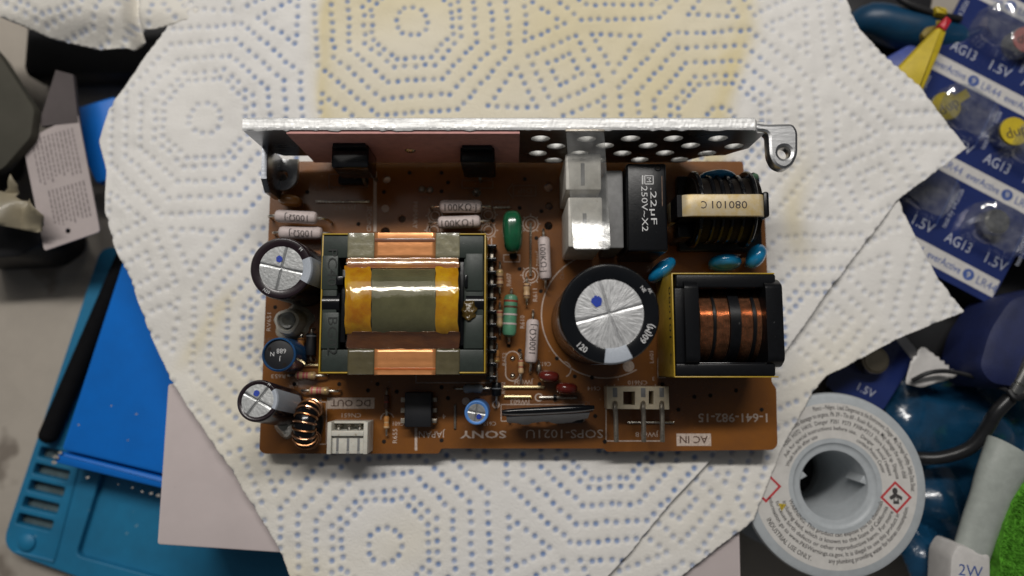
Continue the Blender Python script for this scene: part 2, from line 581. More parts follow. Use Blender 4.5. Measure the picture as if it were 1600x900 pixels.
def roundpoly(pts, r, n=5):
    out = []
    N = len(pts)
    for i in range(N):
        p, a, b = Vector(pts[i]), Vector(pts[i - 1]), Vector(pts[(i + 1) % N])
        ri = r[i] if isinstance(r, (list, tuple)) else r
        if ri <= 0:
            out.append(tuple(p))
            continue
        da, db = (a - p), (b - p)
        k = min(ri, da.length * 0.45, db.length * 0.45)
        A, B = p + da.normalized() * k, p + db.normalized() * k
        for t in np.linspace(0, 1, n):
            out.append(tuple((1 - t) ** 2 * A + 2 * t * (1 - t) * p + t * t * B))
    return out


def plate(outer, holes, thick, m, bev=0.0, mw=None):
    """plate with real holes in the xy plane, z = -thick/2 .. thick/2, through a filled 2D curve"""
    c = bpy.data.curves.new('plate', 'CURVE')
    c.dimensions = '2D'
    c.fill_mode = 'BOTH'
    c.extrude = thick / 2 - bev
    c.bevel_depth = bev
    c.bevel_resolution = 1
    c.offset = -bev
    for loop in [outer] + holes:
        sp = c.splines.new('POLY')
        sp.points.add(len(loop) - 1)
        for i, (x, y) in enumerate(loop):
            sp.points[i].co = (x, y, 0, 1)
        sp.use_cyclic_u = True
    o = bpy.data.objects.new('plate', c)
    COL.objects.link(o)
    dg = bpy.context.evaluated_depsgraph_get()
    me = bpy.data.meshes.new_from_object(o.evaluated_get(dg))
    V = [v.co[:] for v in me.vertices]
    F = [list(p.vertices) for p in me.polygons]
    bpy.data.meshes.remove(me)
    bpy.data.objects.remove(o)
    bpy.data.curves.remove(c)
    g = G()
    g.add(V, F, m)
    if mw:
        k = g.mi(mw)
        for i, f in enumerate(F):
            a, b, c_ = (Vector(V[j]) for j in f[:3])
            if abs((b - a).cross(c_ - a).normalized().z) < .3:
                g.m[i] = k
    return g


def circ(x, y, r, n=24):
    return [(x + r * math.cos(2 * PI * i / n), y + r * math.sin(2 * PI * i / n)) for i in range(n)]


def inpoly(P, poly):
    x, y = P[:, 0], P[:, 1]
    ins = np.zeros(len(P), bool)
    n = len(poly)
    for i in range(n):
        x0, y0 = poly[i]
        x1, y1 = poly[(i + 1) % n]
        c = ((y0 > y) != (y1 > y)) & (x < (x1 - x0) * (y - y0) / ((y1 - y0) if y1 != y0 else 1e-9) + x0)
        ins ^= c
    return ins


def nearest_on_poly(P, poly):
    best = np.full(len(P), 1e9)
    out = P.copy()
    n = len(poly)
    for i in range(n):
        a, b = np.array(poly[i]), np.array(poly[(i + 1) % n])
        d = b - a
        t = np.clip(((P - a) @ d) / (d @ d + 1e-12), 0, 1)
        q = a + t[:, None] * d
        dd = np.linalg.norm(P - q, axis=1)
        k = dd < best
        best[k] = dd[k]
        out[k] = q[k]
    return out, best


def waves(x, y, seed, n=18, lo=0.02, hi=0.12):
    r = np.random.RandomState(seed)
    z = np.zeros_like(x)
    for i in range(n):
        f = lo * (hi / lo) ** r.rand()
        a = r.rand() * 2 * PI
        z += np.sin(2 * PI * f * (x * np.cos(a) + y * np.sin(a)) + r.rand() * 6.28) * (lo / f) ** 0.7
    return z / math.sqrt(n)

# ================================================================== SETTING
ZT = -42.0                      # worktop
g = G()
g.box(-900, 900, -700, 900, ZT - 20, ZT, M_table, r=1)
o = obj('worktop', g)
tag(o, 'grey worktop under all the clutter', 'table', kind='structure')

# ------------------------------------------------------------------ paper towels
PITCH = 61.5


def towel_dots(cx, cy, ang, ext):
    """centres of the embossed dots: nested octagons, squares and triangles on a turned square lattice"""
    D = []

    def seg(p, q, step=2.42):
        L = math.hypot(q[0] - p[0], q[1] - p[1])
        n = max(1, int(round(L / step)))
        for i in range(n):
            D.append((p[0] + (q[0] - p[0]) * i / n, p[1] + (q[1] - p[1]) * i / n))

    def closed(pts):
        for i in range(len(pts)):
            seg(pts[i], pts[(i + 1) % len(pts)])

    def poly(x, y, n, r, a):
        closed([(x + r * math.cos(a + 2 * PI * i / n), y + r * math.sin(a + 2 * PI * i / n)) for i in range(n)])

    for i in range(-4, 5):
        for j in range(-4, 5):
            X, Y = i * PITCH, j * PITCH
            for k in range(12):
                D.append((X + 4.3 * math.cos(k * PI / 6), Y + 4.3 * math.sin(k * PI / 6)))
            for ap in (10.9, 13.1, 17.2, 21.6, 26.0):
                poly(X, Y, 8, ap / math.cos(PI / 8), 0)
            sx, sy = X + PITCH / 2, Y + PITCH / 2
            poly(sx, sy, 4, 4.7, PI / 4)
            poly(sx, sy, 4, 10.4, PI / 4)
            for k in range(4):
                a = k * PI / 2
                ca, sa = math.cos(a), math.sin(a)
                tri = [(11.6, -6.1), (11.6, 6.1), (23.0, 0.0)]
                closed([(sx + p * ca - q * sa, sy + p * sa + q * ca) for p, q in tri])
    D = np.array(D)
    c, s = math.cos(ang), math.sin(ang)
    D = np.stack([cx + D[:, 0] * c - D[:, 1] * s, cy + D[:, 0] * s + D[:, 1] * c], 1)
    # the hand-laid sheet is never quite square
    D[:, 0] += 1.2 * np.sin(D[:, 1] / 31.0) + 0.15 * rng.randn(len(D))
    D[:, 1] += 1.0 * np.sin(D[:, 0] / 37.0 + 1) + 0.15 * rng.randn(len(D))
    k = (D[:, 0] > ext[0] - 3) & (D[:, 0] < ext[1] + 3) & (D[:, 1] > ext[2] - 3) & (D[:, 1] < ext[3] + 3)
    return D[k]


def towel_material():
    m = bpy.data.materials.new('embossed_towel_paper')
    m.use_nodes = True
    N, L = m.node_tree.nodes, m.node_tree.links
    p = N['Principled BSDF']
    tc = N.new('ShaderNodeTexCoord')
    mp = N.new('ShaderNodeMapping')
    mp.inputs['Scale'].default_value = (1000, 1000, 1000)
    L.new(tc.outputs['Object'], mp.inputs[0])
    nz = N.new('ShaderNodeTexNoise')
    nz.inputs['Scale'].default_value = 0.05
    nz.inputs['Detail'].default_value = 6
    L.new(mp.outputs[0], nz.inputs['Vector'])
    base = N.new('ShaderNodeMix')
    base.data_type = 'RGBA'
    base.inputs[6].default_value = (0.80, 0.785, 0.765, 1)
    base.inputs[7].default_value = (0.76, 0.735, 0.69, 1)
    L.new(nz.outputs[0], base.inputs[0])
    at = N.new('ShaderNodeAttribute')
    at.attribute_name = 'stain'
    st = N.new('ShaderNodeMix')
    st.data_type = 'RGBA'
    L.new(at.outputs['Fac'], st.inputs[0])
    L.new(base.outputs[2], st.inputs[6])
    st.inputs[7].default_value = (0.68, 0.56, 0.25, 1)
    ai = N.new('ShaderNodeAttribute')
    ai.attribute_name = 'ink'
    ik = N.new('ShaderNodeMix')
    ik.data_type = 'RGBA'
    L.new(ai.outputs['Fac'], ik.inputs[0])
    L.new(st.outputs[2], ik.inputs[6])
    ik.inputs[7].default_value = (0.10, 0.205, 0.45, 1)
    L.new(ik.outputs[2], p.inputs['Base Color'])
    p.inputs['Roughness'].default_value = 0.95
    p.inputs['Specular IOR Level'].default_value = 0.15
    p.inputs['Sheen Weight'].default_value = 0.15
    n2 = N.new('ShaderNodeTexNoise')
    n2.inputs['Scale'].default_value = 1.6
    n2.inputs['Detail'].default_value = 5
    n2.inputs['Roughness'].default_value = 0.7
    L.new(mp.outputs[0], n2.inputs['Vector'])
    bp = N.new('ShaderNodeBump')
    bp.inputs['Strength'].default_value = 0.9
    bp.inputs['Distance'].default_value = 0.20 * K
    L.new(n2.outputs[0], bp.inputs['Height'])
    L.new(bp.outputs[0], p.inputs['Normal'])
    return m


M_towel = towel_material()


def towel(name, poly, centre, ang, zfun, inkfun, stainfun, res, label, depth=0.55):
    poly = [tuple(p) for p in poly]
    A = np.array(poly)
    x0, y0 = A.min(0) - 1
    x1, y1 = A.max(0) + 1
    nx, ny = int((x1 - x0) / res) + 1, int((y1 - y0) / res) + 1
    X, Y = np.meshgrid(x0 + res * np.arange(nx), y0 + res * np.arange(ny))
    P = np.stack([X.ravel(), Y.ravel()], 1)
    ins = inpoly(P, poly)
    idx = np.arange(nx * ny).reshape(ny, nx)
    q = np.stack([idx[:-1, :-1], idx[:-1, 1:], idx[1:, 1:], idx[1:, :-1]], -1).reshape(-1, 4)
    q = q[ins[q].sum(1) >= 2]
    used = np.unique(q)
    out = used[~ins[used]]
    P[out], _ = nearest_on_poly(P[out], poly)
    dots = towel_dots(centre[0], centre[1], ang, (x0, x1, y0, y1))
    dip = np.zeros(ny * nx)
    ink = np.zeros(ny * nx)
    R = int(math.ceil(1.5 / res))
    strength = inkfun(dots[:, 0], dots[:, 1]) * (0.62 + 0.38 * rng.rand(len(dots)))
    for (dx, dy), s in zip(dots, strength):
        ci, cj = int(round((dx - x0) / res)), int(round((dy - y0) / res))
        i0, i1, j0, j1 = max(ci - R, 0), min(ci + R + 1, nx), max(cj - R, 0), min(cj + R + 1, ny)
        if i0 >= i1 or j0 >= j1:
            continue
        xs = x0 + res * np.arange(i0, i1) - dx
        ys = y0 + res * np.arange(j0, j1) - dy
        d2 = xs[None, :] ** 2 + ys[:, None] ** 2
        sl = (slice(j0, j1), slice(i0, i1))
        dip.reshape(ny, nx)[sl] = np.minimum(dip.reshape(ny, nx)[sl], -depth * np.exp(-d2 / 0.55) )
        ink.reshape(ny, nx)[sl] = np.maximum(ink.reshape(ny, nx)[sl], s * np.clip((0.92 - np.sqrt(d2)) / 0.50, 0, 1))
    Z = zfun(P[:, 0], P[:, 1]) + dip
    remap = -np.ones(nx * ny, int)
    remap[used] = np.arange(len(used))
    V = np.stack([P[used, 0], P[used, 1], Z[used]], 1) * K
    F = remap[q]
    me = bpy.data.meshes.new(name)
    me.vertices.add(len(V))
    me.vertices.foreach_set('co', V.ravel())
    me.loops.add(F.size)
    me.loops.foreach_set('vertex_index', F.ravel())
    me.polygons.add(len(F))
    me.polygons.foreach_set('loop_start', np.arange(0, F.size, 4))
    me.polygons.foreach_set('loop_total', np.full(len(F), 4))
    me.update(calc_edges=True)
    me.polygons.foreach_set('use_smooth', [True] * len(F))
    a = me.attributes.new('ink', 'FLOAT', 'POINT')
    a.data.foreach_set('value', ink[used])
    b = me.attributes.new('stain', 'FLOAT', 'POINT')
    b.data.foreach_set('value', np.clip(stainfun(P[used, 0], P[used, 1]), 0, 1))
    me.materials.append(M_towel)
    o = link(bpy.data.objects.new(name, me))
    so = o.modifiers.new('paper', 'SOLIDIFY')
    so.thickness = 0.15 * K
    so.offset = -1
    tag(o, label, 'paper towel', 'layers of paper towel')
    return o


def smooth(a, b, x):
    t = np.clip((x - a) / (b - a), 0, 1)
    return t * t * (3 - 2 * t)


def wig(px, z, amp, seed, step=2.0):
    """outline through pixel points, subdivided with a small irregular wander"""
    pts = [np.array(W(u, v, z)) for u, v in px]
    r = np.random.RandomState(seed)
    out = []
    for i in range(len(pts)):
        a, b = pts[i], pts[(i + 1) % len(pts)]
        n = max(1, int(np.linalg.norm(b - a) / step))
        nn = np.array([-(b - a)[1], (b - a)[0]]) / (np.linalg.norm(b - a) + 1e-9)
        w = np.cumsum(r.randn(n)) * amp * 0.4
        w -= np.linspace(0, w[-1], n)
        for k in range(n):
            out.append(tuple(a + (b - a) * k / n + nn * w[k]))
    return out


def uv_of(x, y, z=-5.0):
    """pixel at which a point of the sheet shows (to place stains where the sheet has them)"""
    dz = z - HGT
    ry = y * CT + dz * ST
    rz = -y * ST + dz * CT
    return 800 + FPX * x / -rz, 450 - FPX * ry / -rz


def z_upper(x, y):
    z = -5.4 + 0.0 * x
    far = smooth(-92, -140, x) * 9.0 + smooth(70, 125, y) * 2.5
    z = z - far
    rim = smooth(60, 110, np.hypot(x, (y - 15) * 1.15))
    z += (0.25 + 0.65 * rim) * waves(x, y, 3, 16, 0.012, 0.05) + (0.07 + 0.20 * rim) * waves(x, y, 4, 22, 0.05, 0.25) + (0.10 + .12 * rim) * np.abs(waves(x, y, 5, 14, 0.03, 0.12))
    # the outer rim lifts and falls in soft flutes
    z += 0.8 * rim * np.sin(np.arctan2(y - 10, x) * 9 + 1.0)
    return np.maximum(z, -16.0)


def ink_upper(x, y):
    u, v = uv_of(x, y)
    s = 0.95 - 0.66 * smooth(450, 270, u) - 0.70 * smooth(1150, 1230, u) * smooth(520, 380, v)
    s -= 0.25 * smooth(760, 700, u) * smooth(700, 780, v) * smooth(600, 350, u)
    return np.clip(s, 0.16, 1) * 0.92


def stain_upper(x, y):
    u, v = uv_of(x, y)
    w = 17 * waves(x, y, 8, 12, 0.012, 0.06)
    s = 0.60 * (0.80 + 0.22 * waves(x, y, 9, 12, 0.01, 0.05)) * smooth(490, 507, u + w - 0.12 * (v - 90)) * smooth(1180, 1140, u + w + 0.2 * (v - 90)) * smooth(330, 240, v)
    rim1 = np.exp(-((u + w - 0.12 * (v - 90) - 500) / 16) ** 2) + np.exp(-((u + w + 0.2 * (v - 90) - 1150) / 22) ** 2)
    s += 0.22 * rim1 * smooth(330, 240, v)
    n1 = waves(x, y, 21, 20, 0.008, 0.04)
    s += 0.42 * smooth(0.0, 1.2, n1) * smooth(430, 560, v)
    s += 0.30 * np.exp(-((u - 400) / 120) ** 2 - ((v - 640) / 160) ** 2)
    s += 0.26 * np.exp(-(((u - 330) + (v - 500) * 0.7) / 16) ** 2) * smooth(430, 480, v) * smooth(600, 540, v)
    s += 0.40 * np.exp(-((u - 1255 + w) / 22) ** 2 - ((v - 330) / 80) ** 2)
    s += 0.25 * np.exp(-((u - 1130) / 25) ** 2 - ((v - 95) / 30) ** 2) * (0.5 + 0.5 * waves(x, y, 30, 10, 0.1, 0.4))
    return s


UP = [(330, -60), (255, 40), (205, 105), (160, 165), (144, 215), (160, 265), (160, 330), (178, 385), (200, 430), (228, 510),
      (262, 590), (310, 660), (352, 720), (395, 790), (430, 850), (475, 960), (900, 960), (950, 900), (1115, 715),
      (1268, 490), (1405, 312), (1510, 232), (1478, 190), (1435, 130), (1390, 90), (1345, 45), (1300, -60)]
a0 = W(312, 178, -5)
a1 = W(655, 25, -5)
lat = math.atan2(a1[1] - a0[1], a1[0] - a0[0])
towel('paper_towel', wig(UP, -5.4, 0.25, 5), a0, lat, z_upper, ink_upper, stain_upper, 0.36,
      'large white dotted paper towel directly under the circuit board, stained yellow')

LOW = [(1120, 560), (1300, 330), (1403, 308), (1432, 375), (1466, 435), (1507, 487), (1400, 530), (1290, 588), (1262, 625),
       (1222, 700), (1200, 755), (1176, 815), (1130, 850), (1060, 905), (1030, 960), (860, 960), (1000, 760)]


def z_low(x, y):
    return -6.9 + 0.16 * waves(x, y, 13, 16, 0.015, 0.06) + 0.12 * waves(x, y, 14, 22, 0.05, 0.25)


towel('paper_towel', wig(LOW, -6.9, 0.2, 6), W(1040, 520, -6), lat + 0.42, z_low,
      lambda x, y: np.clip(0.78 - 0.5 * smooth(640, 560, uv_of(x, y)[1]), 0.2, 1) * 0.8,
      lambda x, y: 0.18 * smooth(-0.3, 1.2, waves(x, y, 33, 14, 0.01, 0.05)), 0.40,
      'lower paper towel layer sticking out past the large one and over the spool')

BUN = [(-80, -60), (-60, 20), (0, 26), (60, 48), (140, 66), (196, 68), (205, 50), (240, 44), (300, 30), (330, -5), (360, -60)]


def z_bun(x, y):
    u, v = uv_of(x, y)
    return -7 + 2.6 * waves(x, y, 41, 8, 0.015, 0.05) - 6.0 * np.exp(-((u - 200) / 10) ** 2) - smooth(10, 65, v) * 4


towel('paper_towel', wig(BUN, -7.0, 0.3, 9), W(60, -60, -2), lat + 0.25, z_bun, lambda x, y: 0.55 + 0 * x,
      lambda x, y: 0.12 + 0 * x, 0.45, 'crumpled end of another paper towel in the top left corner')

# ------------------------------------------------------------------ pale box under the towel
g = G()
bp_ = [W(u, v, -9.0) for u, v in [(262, 600), (245, 851), (1158, 912), (1150, 560)]]
g.prism(roundpoly(bp_, 0.8), -36.0, -9.0, M_card, bev=0.5)
o = obj('cardboard_box', g)
tag(o, 'flat pinkish white cardboard box under the bottom of the towel', 'box')

# ------------------------------------------------------------------ teal repair mat
ZM = -36.5


def mpt(u, v, z=ZM):
    return W(u, v, z)


mat_out = roundpoly([mpt(*p) for p in [(157, 388), (0, 858), (620, 1085), (1050, 1040), (900, 300)]], [3, 6, 6, 6, 6], 8)
e1 = (Vector(mpt(110, 878)) - Vector(mpt(10, 845))).normalized()          # along the lower edge
e2 = (Vector(mpt(155, 392)) - Vector(mpt(2, 850))).normalized()           # up the left edge


def quad(c, w, h, ax=None, ay=None, r=0.6):
    ax, ay = ax or Vector((0.975, -0.22)), ay or e2
    c = Vector(c)
    P = [c - ax * w / 2 - ay * h / 2, c + ax * w / 2 - ay * h / 2, c + ax * w / 2 + ay * h / 2, c - ax * w / 2 + ay * h / 2]
    return roundpoly([tuple(p) for p in P], r, 4)


slots = [(88, 712), (80, 738), (72, 764), (63, 790), (54, 816)]
holes = [quad(mpt(u, v), 10.6, 3.2) for u, v in slots]
pan = roundpoly([mpt(*p) for p in [(205, 590), (118, 868), (640, 1010), (800, 600)]], 2, 4)
gg = plate(mat_out, holes + [pan], 3.2, M_mat, bev=0.35)
gg.xf(Matrix.Translation((0, 0, ZM - 1.6)))
mroot = empty('repair_mat', (mpt(60, 800)[0], mpt(60, 800)[1], ZT), 'teal silicone repair mat with slots along its left edge', 'work mat')
obj('mat_sheet', gg, mroot, (0, 0, 0), world=True)
g = G()
g.prism(roundpoly([tuple(Vector(p)) for p in mat_out], 0, 1), ZT + 0.05, ZM - 3.2, M_recess)
obj('mat_base', g, mroot, (0, 0, 0), world=True)
g = G()
g.prism(pan, ZM - 3.19, ZM - 2.2, M_mat)
obj('tray_floor', g, mroot, (0, 0, 0), world=True)
ga = G()
for a, b in [((121, 735), (84, 874)), ((152, 690), (133, 760))]:
    pass
g = G()
for (a, b) in [((126, 715), (85, 873)), ((26, 862), (85, 877))]:
    A, B = mpt(*a), mpt(*b)
    g.tube([(A[0], A[1], ZM), ((A[0] + B[0]) / 2, (A[1] + B[1]) / 2, ZM), (B[0], B[1], ZM)], 0.55, M_mat, 8)
obj('raised_rib', g, mroot, (0, 0, 0), world=True)
g = G()
c = mpt(43, 847)
g.lathe([(2.6, ZM - 0.1), (2.5, ZM + 0.7), (1.6, ZM + 1.3), (0, ZM + 1.5)], M_mat, 24, (c[0], c[1], 0))
obj('stud', g, mroot, (0, 0, 0), world=True)

g = G()
A, B = W(193, 398, -32), W(70, 682, -32)
g.tube([(A[0], A[1], -33.6), (B[0], B[1], -33.6)], 2.7, M_pen, 20, smooth=False, caps=False)
d = (Vector(B) - Vector(A)).normalized()
for k, s_ in ((B, 1), (A, -1)):
    g.tube([(k[0] + d.x * s_ * t, k[1] + d.y * s_ * t, -33.6) for t in (0, 0.9, 1.7, 2.2)], [2.7, 2.4, 1.6, 0.3], M_pen, 20, smooth=False)
o = obj('pen', g)
tag(o, 'slim matt black rod lying on the left edge of the teal mat', 'rod')

# ------------------------------------------------------------------ bright blue metal tray lid
ZB = -24.0
troot = empty('metal_lid', (*W(230, 560, ZB), -36.0), 'bright blue painted metal lid with chipped corner on the teal mat', 'lid')
g = G()
g.prism(roundpoly([W(*p, ZB) for p in [(200, 380), (95, 703), (560, 815), (640, 420)]], 1.0), -36.0, ZB, M_tray, bev=0.8)
obj('lid_top', g, troot, (0, 0, 0), world=True)
g = G()
l0, l1 = W(86, 722, ZB - 1.5), W(560, 836, ZB - 1.5)
i0, i1 = W(95, 706, ZB - 1.5), W(560, 820, ZB - 1.5)
g.prism(roundpoly([i0, l0, l1, i1], 0.5), -35.5, ZB - 0.6, M_tray, bev=0.7)
obj('lip', g, troot, (0, 0, 0), world=True)
g = G()
r = random.Random(3)
for u, v, s in [(88, 714, 1.0), (94, 707, 0.7), (84, 722, 0.9), (137, 746, 0.6), (185, 757, 0.3), (207, 762, 0.4), (222, 768, 0.5),
                (236, 771, 0.7), (247, 774, 0.8), (213, 647, 0.4), (123, 664, 0.35), (200, 688, 0.3), (174, 634, 0.3)]:
    top = ZB - 0.53 if v > 715 + (u - 90) * 0.235 else ZB + 0.05
    x, y = W(u, v, top)
    n = 9
    vs = [(x + s * r.uniform(0.5, 1.1) * math.cos(6.283 * i / n), y + 0.7 * s * r.uniform(0.5, 1.1) * math.sin(6.283 * i / n), top) for i in range(n)]
    g.add(vs, [list(range(n))], M_chipped)
obj('paint_chip', g, troot, (0, 0, 0), world=True)

# ------------------------------------------------------------------ left-hand clutter
sb_ = empty('storage_box', (*W(-60, 140, -14), ZT), 'plain taupe box with overhanging lid at the left edge beside the paper tag', 'box')
g = G()
g.prism(roundpoly([W(*p, -14) for p in [(-150, -40), (-150, 330), (4, 264), (48, 214), (54, 170), (-2, 84), (-60, 20)]], 1.5), -17, -14, M_taupe, bev=0.8)
obj('lid', g, sb_, (0, 0, 0), world=True)
g = G()
g.prism(roundpoly([W(*p, -17) for p in [(-150, -20), (-150, 300), (-60, 240), (-40, 120), (-80, 40)]], 1.5), ZT + .05, -17.02, M_taupe, bev=0.4)
obj('box_body', g, sb_, (0, 0, 0), world=True)

g = G()
g.box(-150, -55, 88, 150, ZT + 0.05, -30, M_black, r=3)  # black block put in for the shadow region at upper left
o = obj('shadow_block', g)
tag(o, 'black block standing in for the shadow below the crumpled towel end', 'case')

g = G()
g.prism(roundpoly([W(*p, -27) for p in [(112, 170), (180, 150), (215, 270), (150, 286), (128, 240)]], 1.0), -38, -27, M_tray, bev=0.5)
o = obj('blue_folder', g)
tag(o, 'blue slab showing between the paper tag and the towel', 'folder')

# paper tag with two panels of small print and a punched hole
ZG = -17.5
tp = [W(*p, ZG) for p in [(36, 222), (70, 392), (157, 362), (122, 178)]]
troot2 = empty('hang_tag', (*W(95, 290, ZG), ZG), 'pale paper tag with small print and a punched hole', 'tag')
hc = W(107, 361, ZG)
gg = plate(roundpoly(tp, 0.8), [circ(hc[0], hc[1], 0.75, 14)], 0.5, M_tag)
gg.xf(Matrix.Translation((0, 0, ZG)))
obj('tag_sheet', gg, troot2, (0, 0, 0), world=True)
g = G()
g.prism([W(*p, ZG + 1) for p in [(60, 187), (62, 196), (120, 190), (112, 115), (85, 108)]], ZG - 1, ZG + 0.4, M_tagtop)
obj('dark_panel', g, troot2, (0, 0, 0), world=True)
g = G()
r = random.Random(5)
ax = (Vector(W(70, 392, ZG)) - Vector(W(36, 222, ZG))).normalized()
zz = ZG + 0.27
for (u0, v0, u1, v1, n, ln) in [(50, 218, 112, 200, 11, 78), (76, 298, 130, 282, 10, 62)]:
    for i in range(n):
        t = i / (n - 1)
        p = Vector(W(u0 + (u1 - u0) * t, v0 + (v1 - v0) * t, zz))
        L_ = ln * PX(90, 280, zz) * r.uniform(0.86, 1.0)
        x = 0
        while x < L_:
            w_ = r.uniform(0.7, 2.0)
            g.line(p + ax * x, p + ax * min(x + w_, L_), 0.42, zz, M_tagtxt)
            x += w_ + 0.35
obj('small_print', g, troot2, (0, 0, 0), world=True)

# crumpled cream wrapper, and the dark object under it
def sheet(name, px, z, seed, amp, m, label, cat, res=1.2, lo=0.02, hi=0.12, tilt=(0, 0), thick=0.1, parent=None):
    poly = wig(px, z, 0.25, seed)
    A = np.array(poly)
    x0, y0 = A.min(0) - 1
    x1, y1 = A.max(0) + 1
    nx, ny = int((x1 - x0) / res) + 2, int((y1 - y0) / res) + 2
    X, Y = np.meshgrid(x0 + res * np.arange(nx), y0 + res * np.arange(ny))
    P = np.stack([X.ravel(), Y.ravel()], 1)
    ins = inpoly(P, poly)
    idx = np.arange(nx * ny).reshape(ny, nx)
    q = np.stack([idx[:-1, :-1], idx[:-1, 1:], idx[1:, 1:], idx[1:, :-1]], -1).reshape(-1, 4)
    q = q[ins[q].sum(1) >= 2]
    used = np.unique(q)
    out = used[~ins[used]]
    P[out], _ = nearest_on_poly(P[out], poly)
    ww = waves(P[:, 0], P[:, 1], seed, 16, lo, hi)
    Z = z + amp * (1.6 * np.abs(ww) - 0.6) + tilt[0] * (P[:, 0] - x0) + tilt[1] * (P[:, 1] - y0)
    rm = -np.ones(nx * ny, int)
    rm[used] = np.arange(len(used))
    g = G()
    g.add(np.stack([P[used, 0], P[used, 1], Z[used]], 1), rm[q].tolist(), m)
    o = obj(name, g, parent)
    so = o.modifiers.new('thickness', 'SOLIDIFY')
    so.thickness = thick * K
    so.offset = -1
    if label:
        tag(o, label, cat)
    return o


sheet('wrapper', [(-60, 300), (-20, 292), (8, 300), (20, 272), (26, 288), (20, 312), (52, 312), (76, 340), (58, 362), (20, 356), (-60, 345)], -11, 71, 3.0, M_wrap,
      'crumpled cream wrapper at the left edge below the taupe box', 'wrapper', lo=0.03, hi=0.15)
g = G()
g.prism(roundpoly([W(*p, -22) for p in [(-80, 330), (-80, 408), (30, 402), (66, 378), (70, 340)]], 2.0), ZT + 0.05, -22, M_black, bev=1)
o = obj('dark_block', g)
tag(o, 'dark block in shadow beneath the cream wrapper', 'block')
# ================================================================== THE CIRCUIT BOARD
bc = W(810, 480, 0)
ROOT = empty('circuit_board', (bc[0], bc[1], -1.6),
             'brown power supply circuit board with aluminium heatsink and soldered components on the paper towel', 'circuit board')

bpx = [(424, 252), (405, 703), (412, 709), (686, 709), (689, 701), (944, 701), (948, 706), (1208, 703), (1215, 696), (1213, 606), (1206, 598), (1194, 306), (1188, 300), (1172, 297), (1164, 288), (1161, 252)]
bo = [W(*p, 0) for p in bpx]
bhole = [(628, 342, 5.5), (857, 353, 6.5), (812, 362, 5), (604, 280, 6), (858, 322, 6), (857, 292, 7), (602, 362, 7), (664, 297, 4)]
# through holes are real: the towel's shade shows in them
hl = []
for u, v, r in bhole:
    c = W(u, v, 0)
    hl.append(circ(c[0], c[1], r * PX(u, v), 20))
g = plate(roundpoly(bo, .8, 4), hl, 1.6, M_board, bev=0.08)
g.xf(Matrix.Translation((0, 0, -0.8)))
BOARD = obj('board', g, ROOT, (0, 0, 0), world=True)
WL[BOARD.name] = (0, 0, 0)


def bpart(name, g, loc=(0, 0, 0), rot=(0, 0, 0), label=None, flat=False, mesh=None):
    return obj(name, g, ROOT, loc, rot, label, flat, True, mesh)


def bsub(name, g, par, loc=(0, 0, 0), rot=(0, 0, 0), label=None, flat=False, mesh=None):
    """child of a part, given in the part's own space"""
    return obj(name, g, par, loc, rot, label, flat, False, mesh)


# solder stubs under the board carry it on the paper
stub = None
for u, v in [(440, 300), (430, 690), (700, 690), (1000, 690), (1190, 690), (1180, 300), (800, 500), (600, 600), (940, 470), (560, 330)]:
    x, y = W(u, v, 0)
    if stub is None:
        g = G()
        g.lathe([(0, -5.0), (0.45, -4.9), (0.5, -2.6), (1.2, -1.62), (0, -1.62)], M_solderdull, 10)
        stub = bsub('solder_stub', g, BOARD, (x, y, 0)).data
    else:
        bsub('solder_stub', None, BOARD, (x, y, 0), mesh=stub)

# ------------------------------------------------------------------ silkscreen
SZ = 0.035
silk, dim = G(), G()


def st(s, u, v, hpx, rot=180, wpx=None, g=None, m=None, z=SZ, bold=0.0):
    x, y = W(u, v, 0)
    k = PX(u, v)
    put_text(g or silk, s, x, y, z, hpx * k, rot, m or M_silk, wpx * k if wpx else None, bold=bold)


def sl(u0, v0, u1, v1, wpx=1.6, g=None, m=None):
    (g or silk).line(W(u0, v0), W(u1, v1), wpx * PX(u0, v0), SZ, m or M_silk)


def srect(u0, v0, u1, v1, w=1.5, m=None, g=None):
    sl(u0, v0, u1, v0, w, g, m); sl(u1, v0, u1, v1, w, g, m); sl(u1, v1, u0, v1, w, g, m); sl(u0, v1, u0, v0, w, g, m)


def scirc(u, v, rpx, w=1.5, a0=0, a1=2 * PI, m=None, n=48):
    x, y = W(u, v)
    k = PX(u, v)
    silk.ring((x, y, SZ), (rpx - w / 2) * k, (rpx + w / 2) * k, m or M_silk, n, a0, a1)


def spad(u, v, r0, ticks=True):
    scirc(u, v, r0, 1.6, n=24)
    scirc(u, v, r0 * 0.62, 1.4, n=20)
    if ticks:
        for k in range(8):
            a = k * PI / 4
            sl(u + r0 * math.cos(a), v + r0 * math.sin(a), u + (r0 + 4) * math.cos(a), v + (r0 + 4) * math.sin(a), 1.3)


st('1-641-982-15', 1145, 653, 13, wpx=108, bold=0.012)
st('SONY', 755, 679, 11, wpx=72, bold=0.02)
st('SOPS-1021U', 882, 678, 13, wpx=120)
st('JAPAN', 675, 679, 10, wpx=41)
sl(650, 668, 650, 704, 4)
sl(586, 268, 586, 362, 5)
st('SECOND', 577, 342, 7, rot=-90, wpx=40)
st('PRIMARY', 649, 336, 7, rot=-90, wpx=42)
st('JW652', 540, 325, 6, wpx=33)
st('JW601', 782, 316, 6, wpx=27, m=M_silkdim)
srect(802, 290, 837, 306, 1.2, M_silkdim)
st('DIP', 820, 298, 8, wpx=22, m=M_silkdim)
for a, b in [((802, 286), (793, 298)), ((793, 298), (802, 310))]:
    sl(*a, *b, 1.4, None, M_silkdim)
st('JW602', 841, 404, 6, rot=-90, wpx=24)
st('R607', 795, 437, 7, rot=90, wpx=20)
st('R611', 836, 461, 7, rot=90, wpx=20)
st('R610', 816, 503, 7, rot=90, wpx=20)
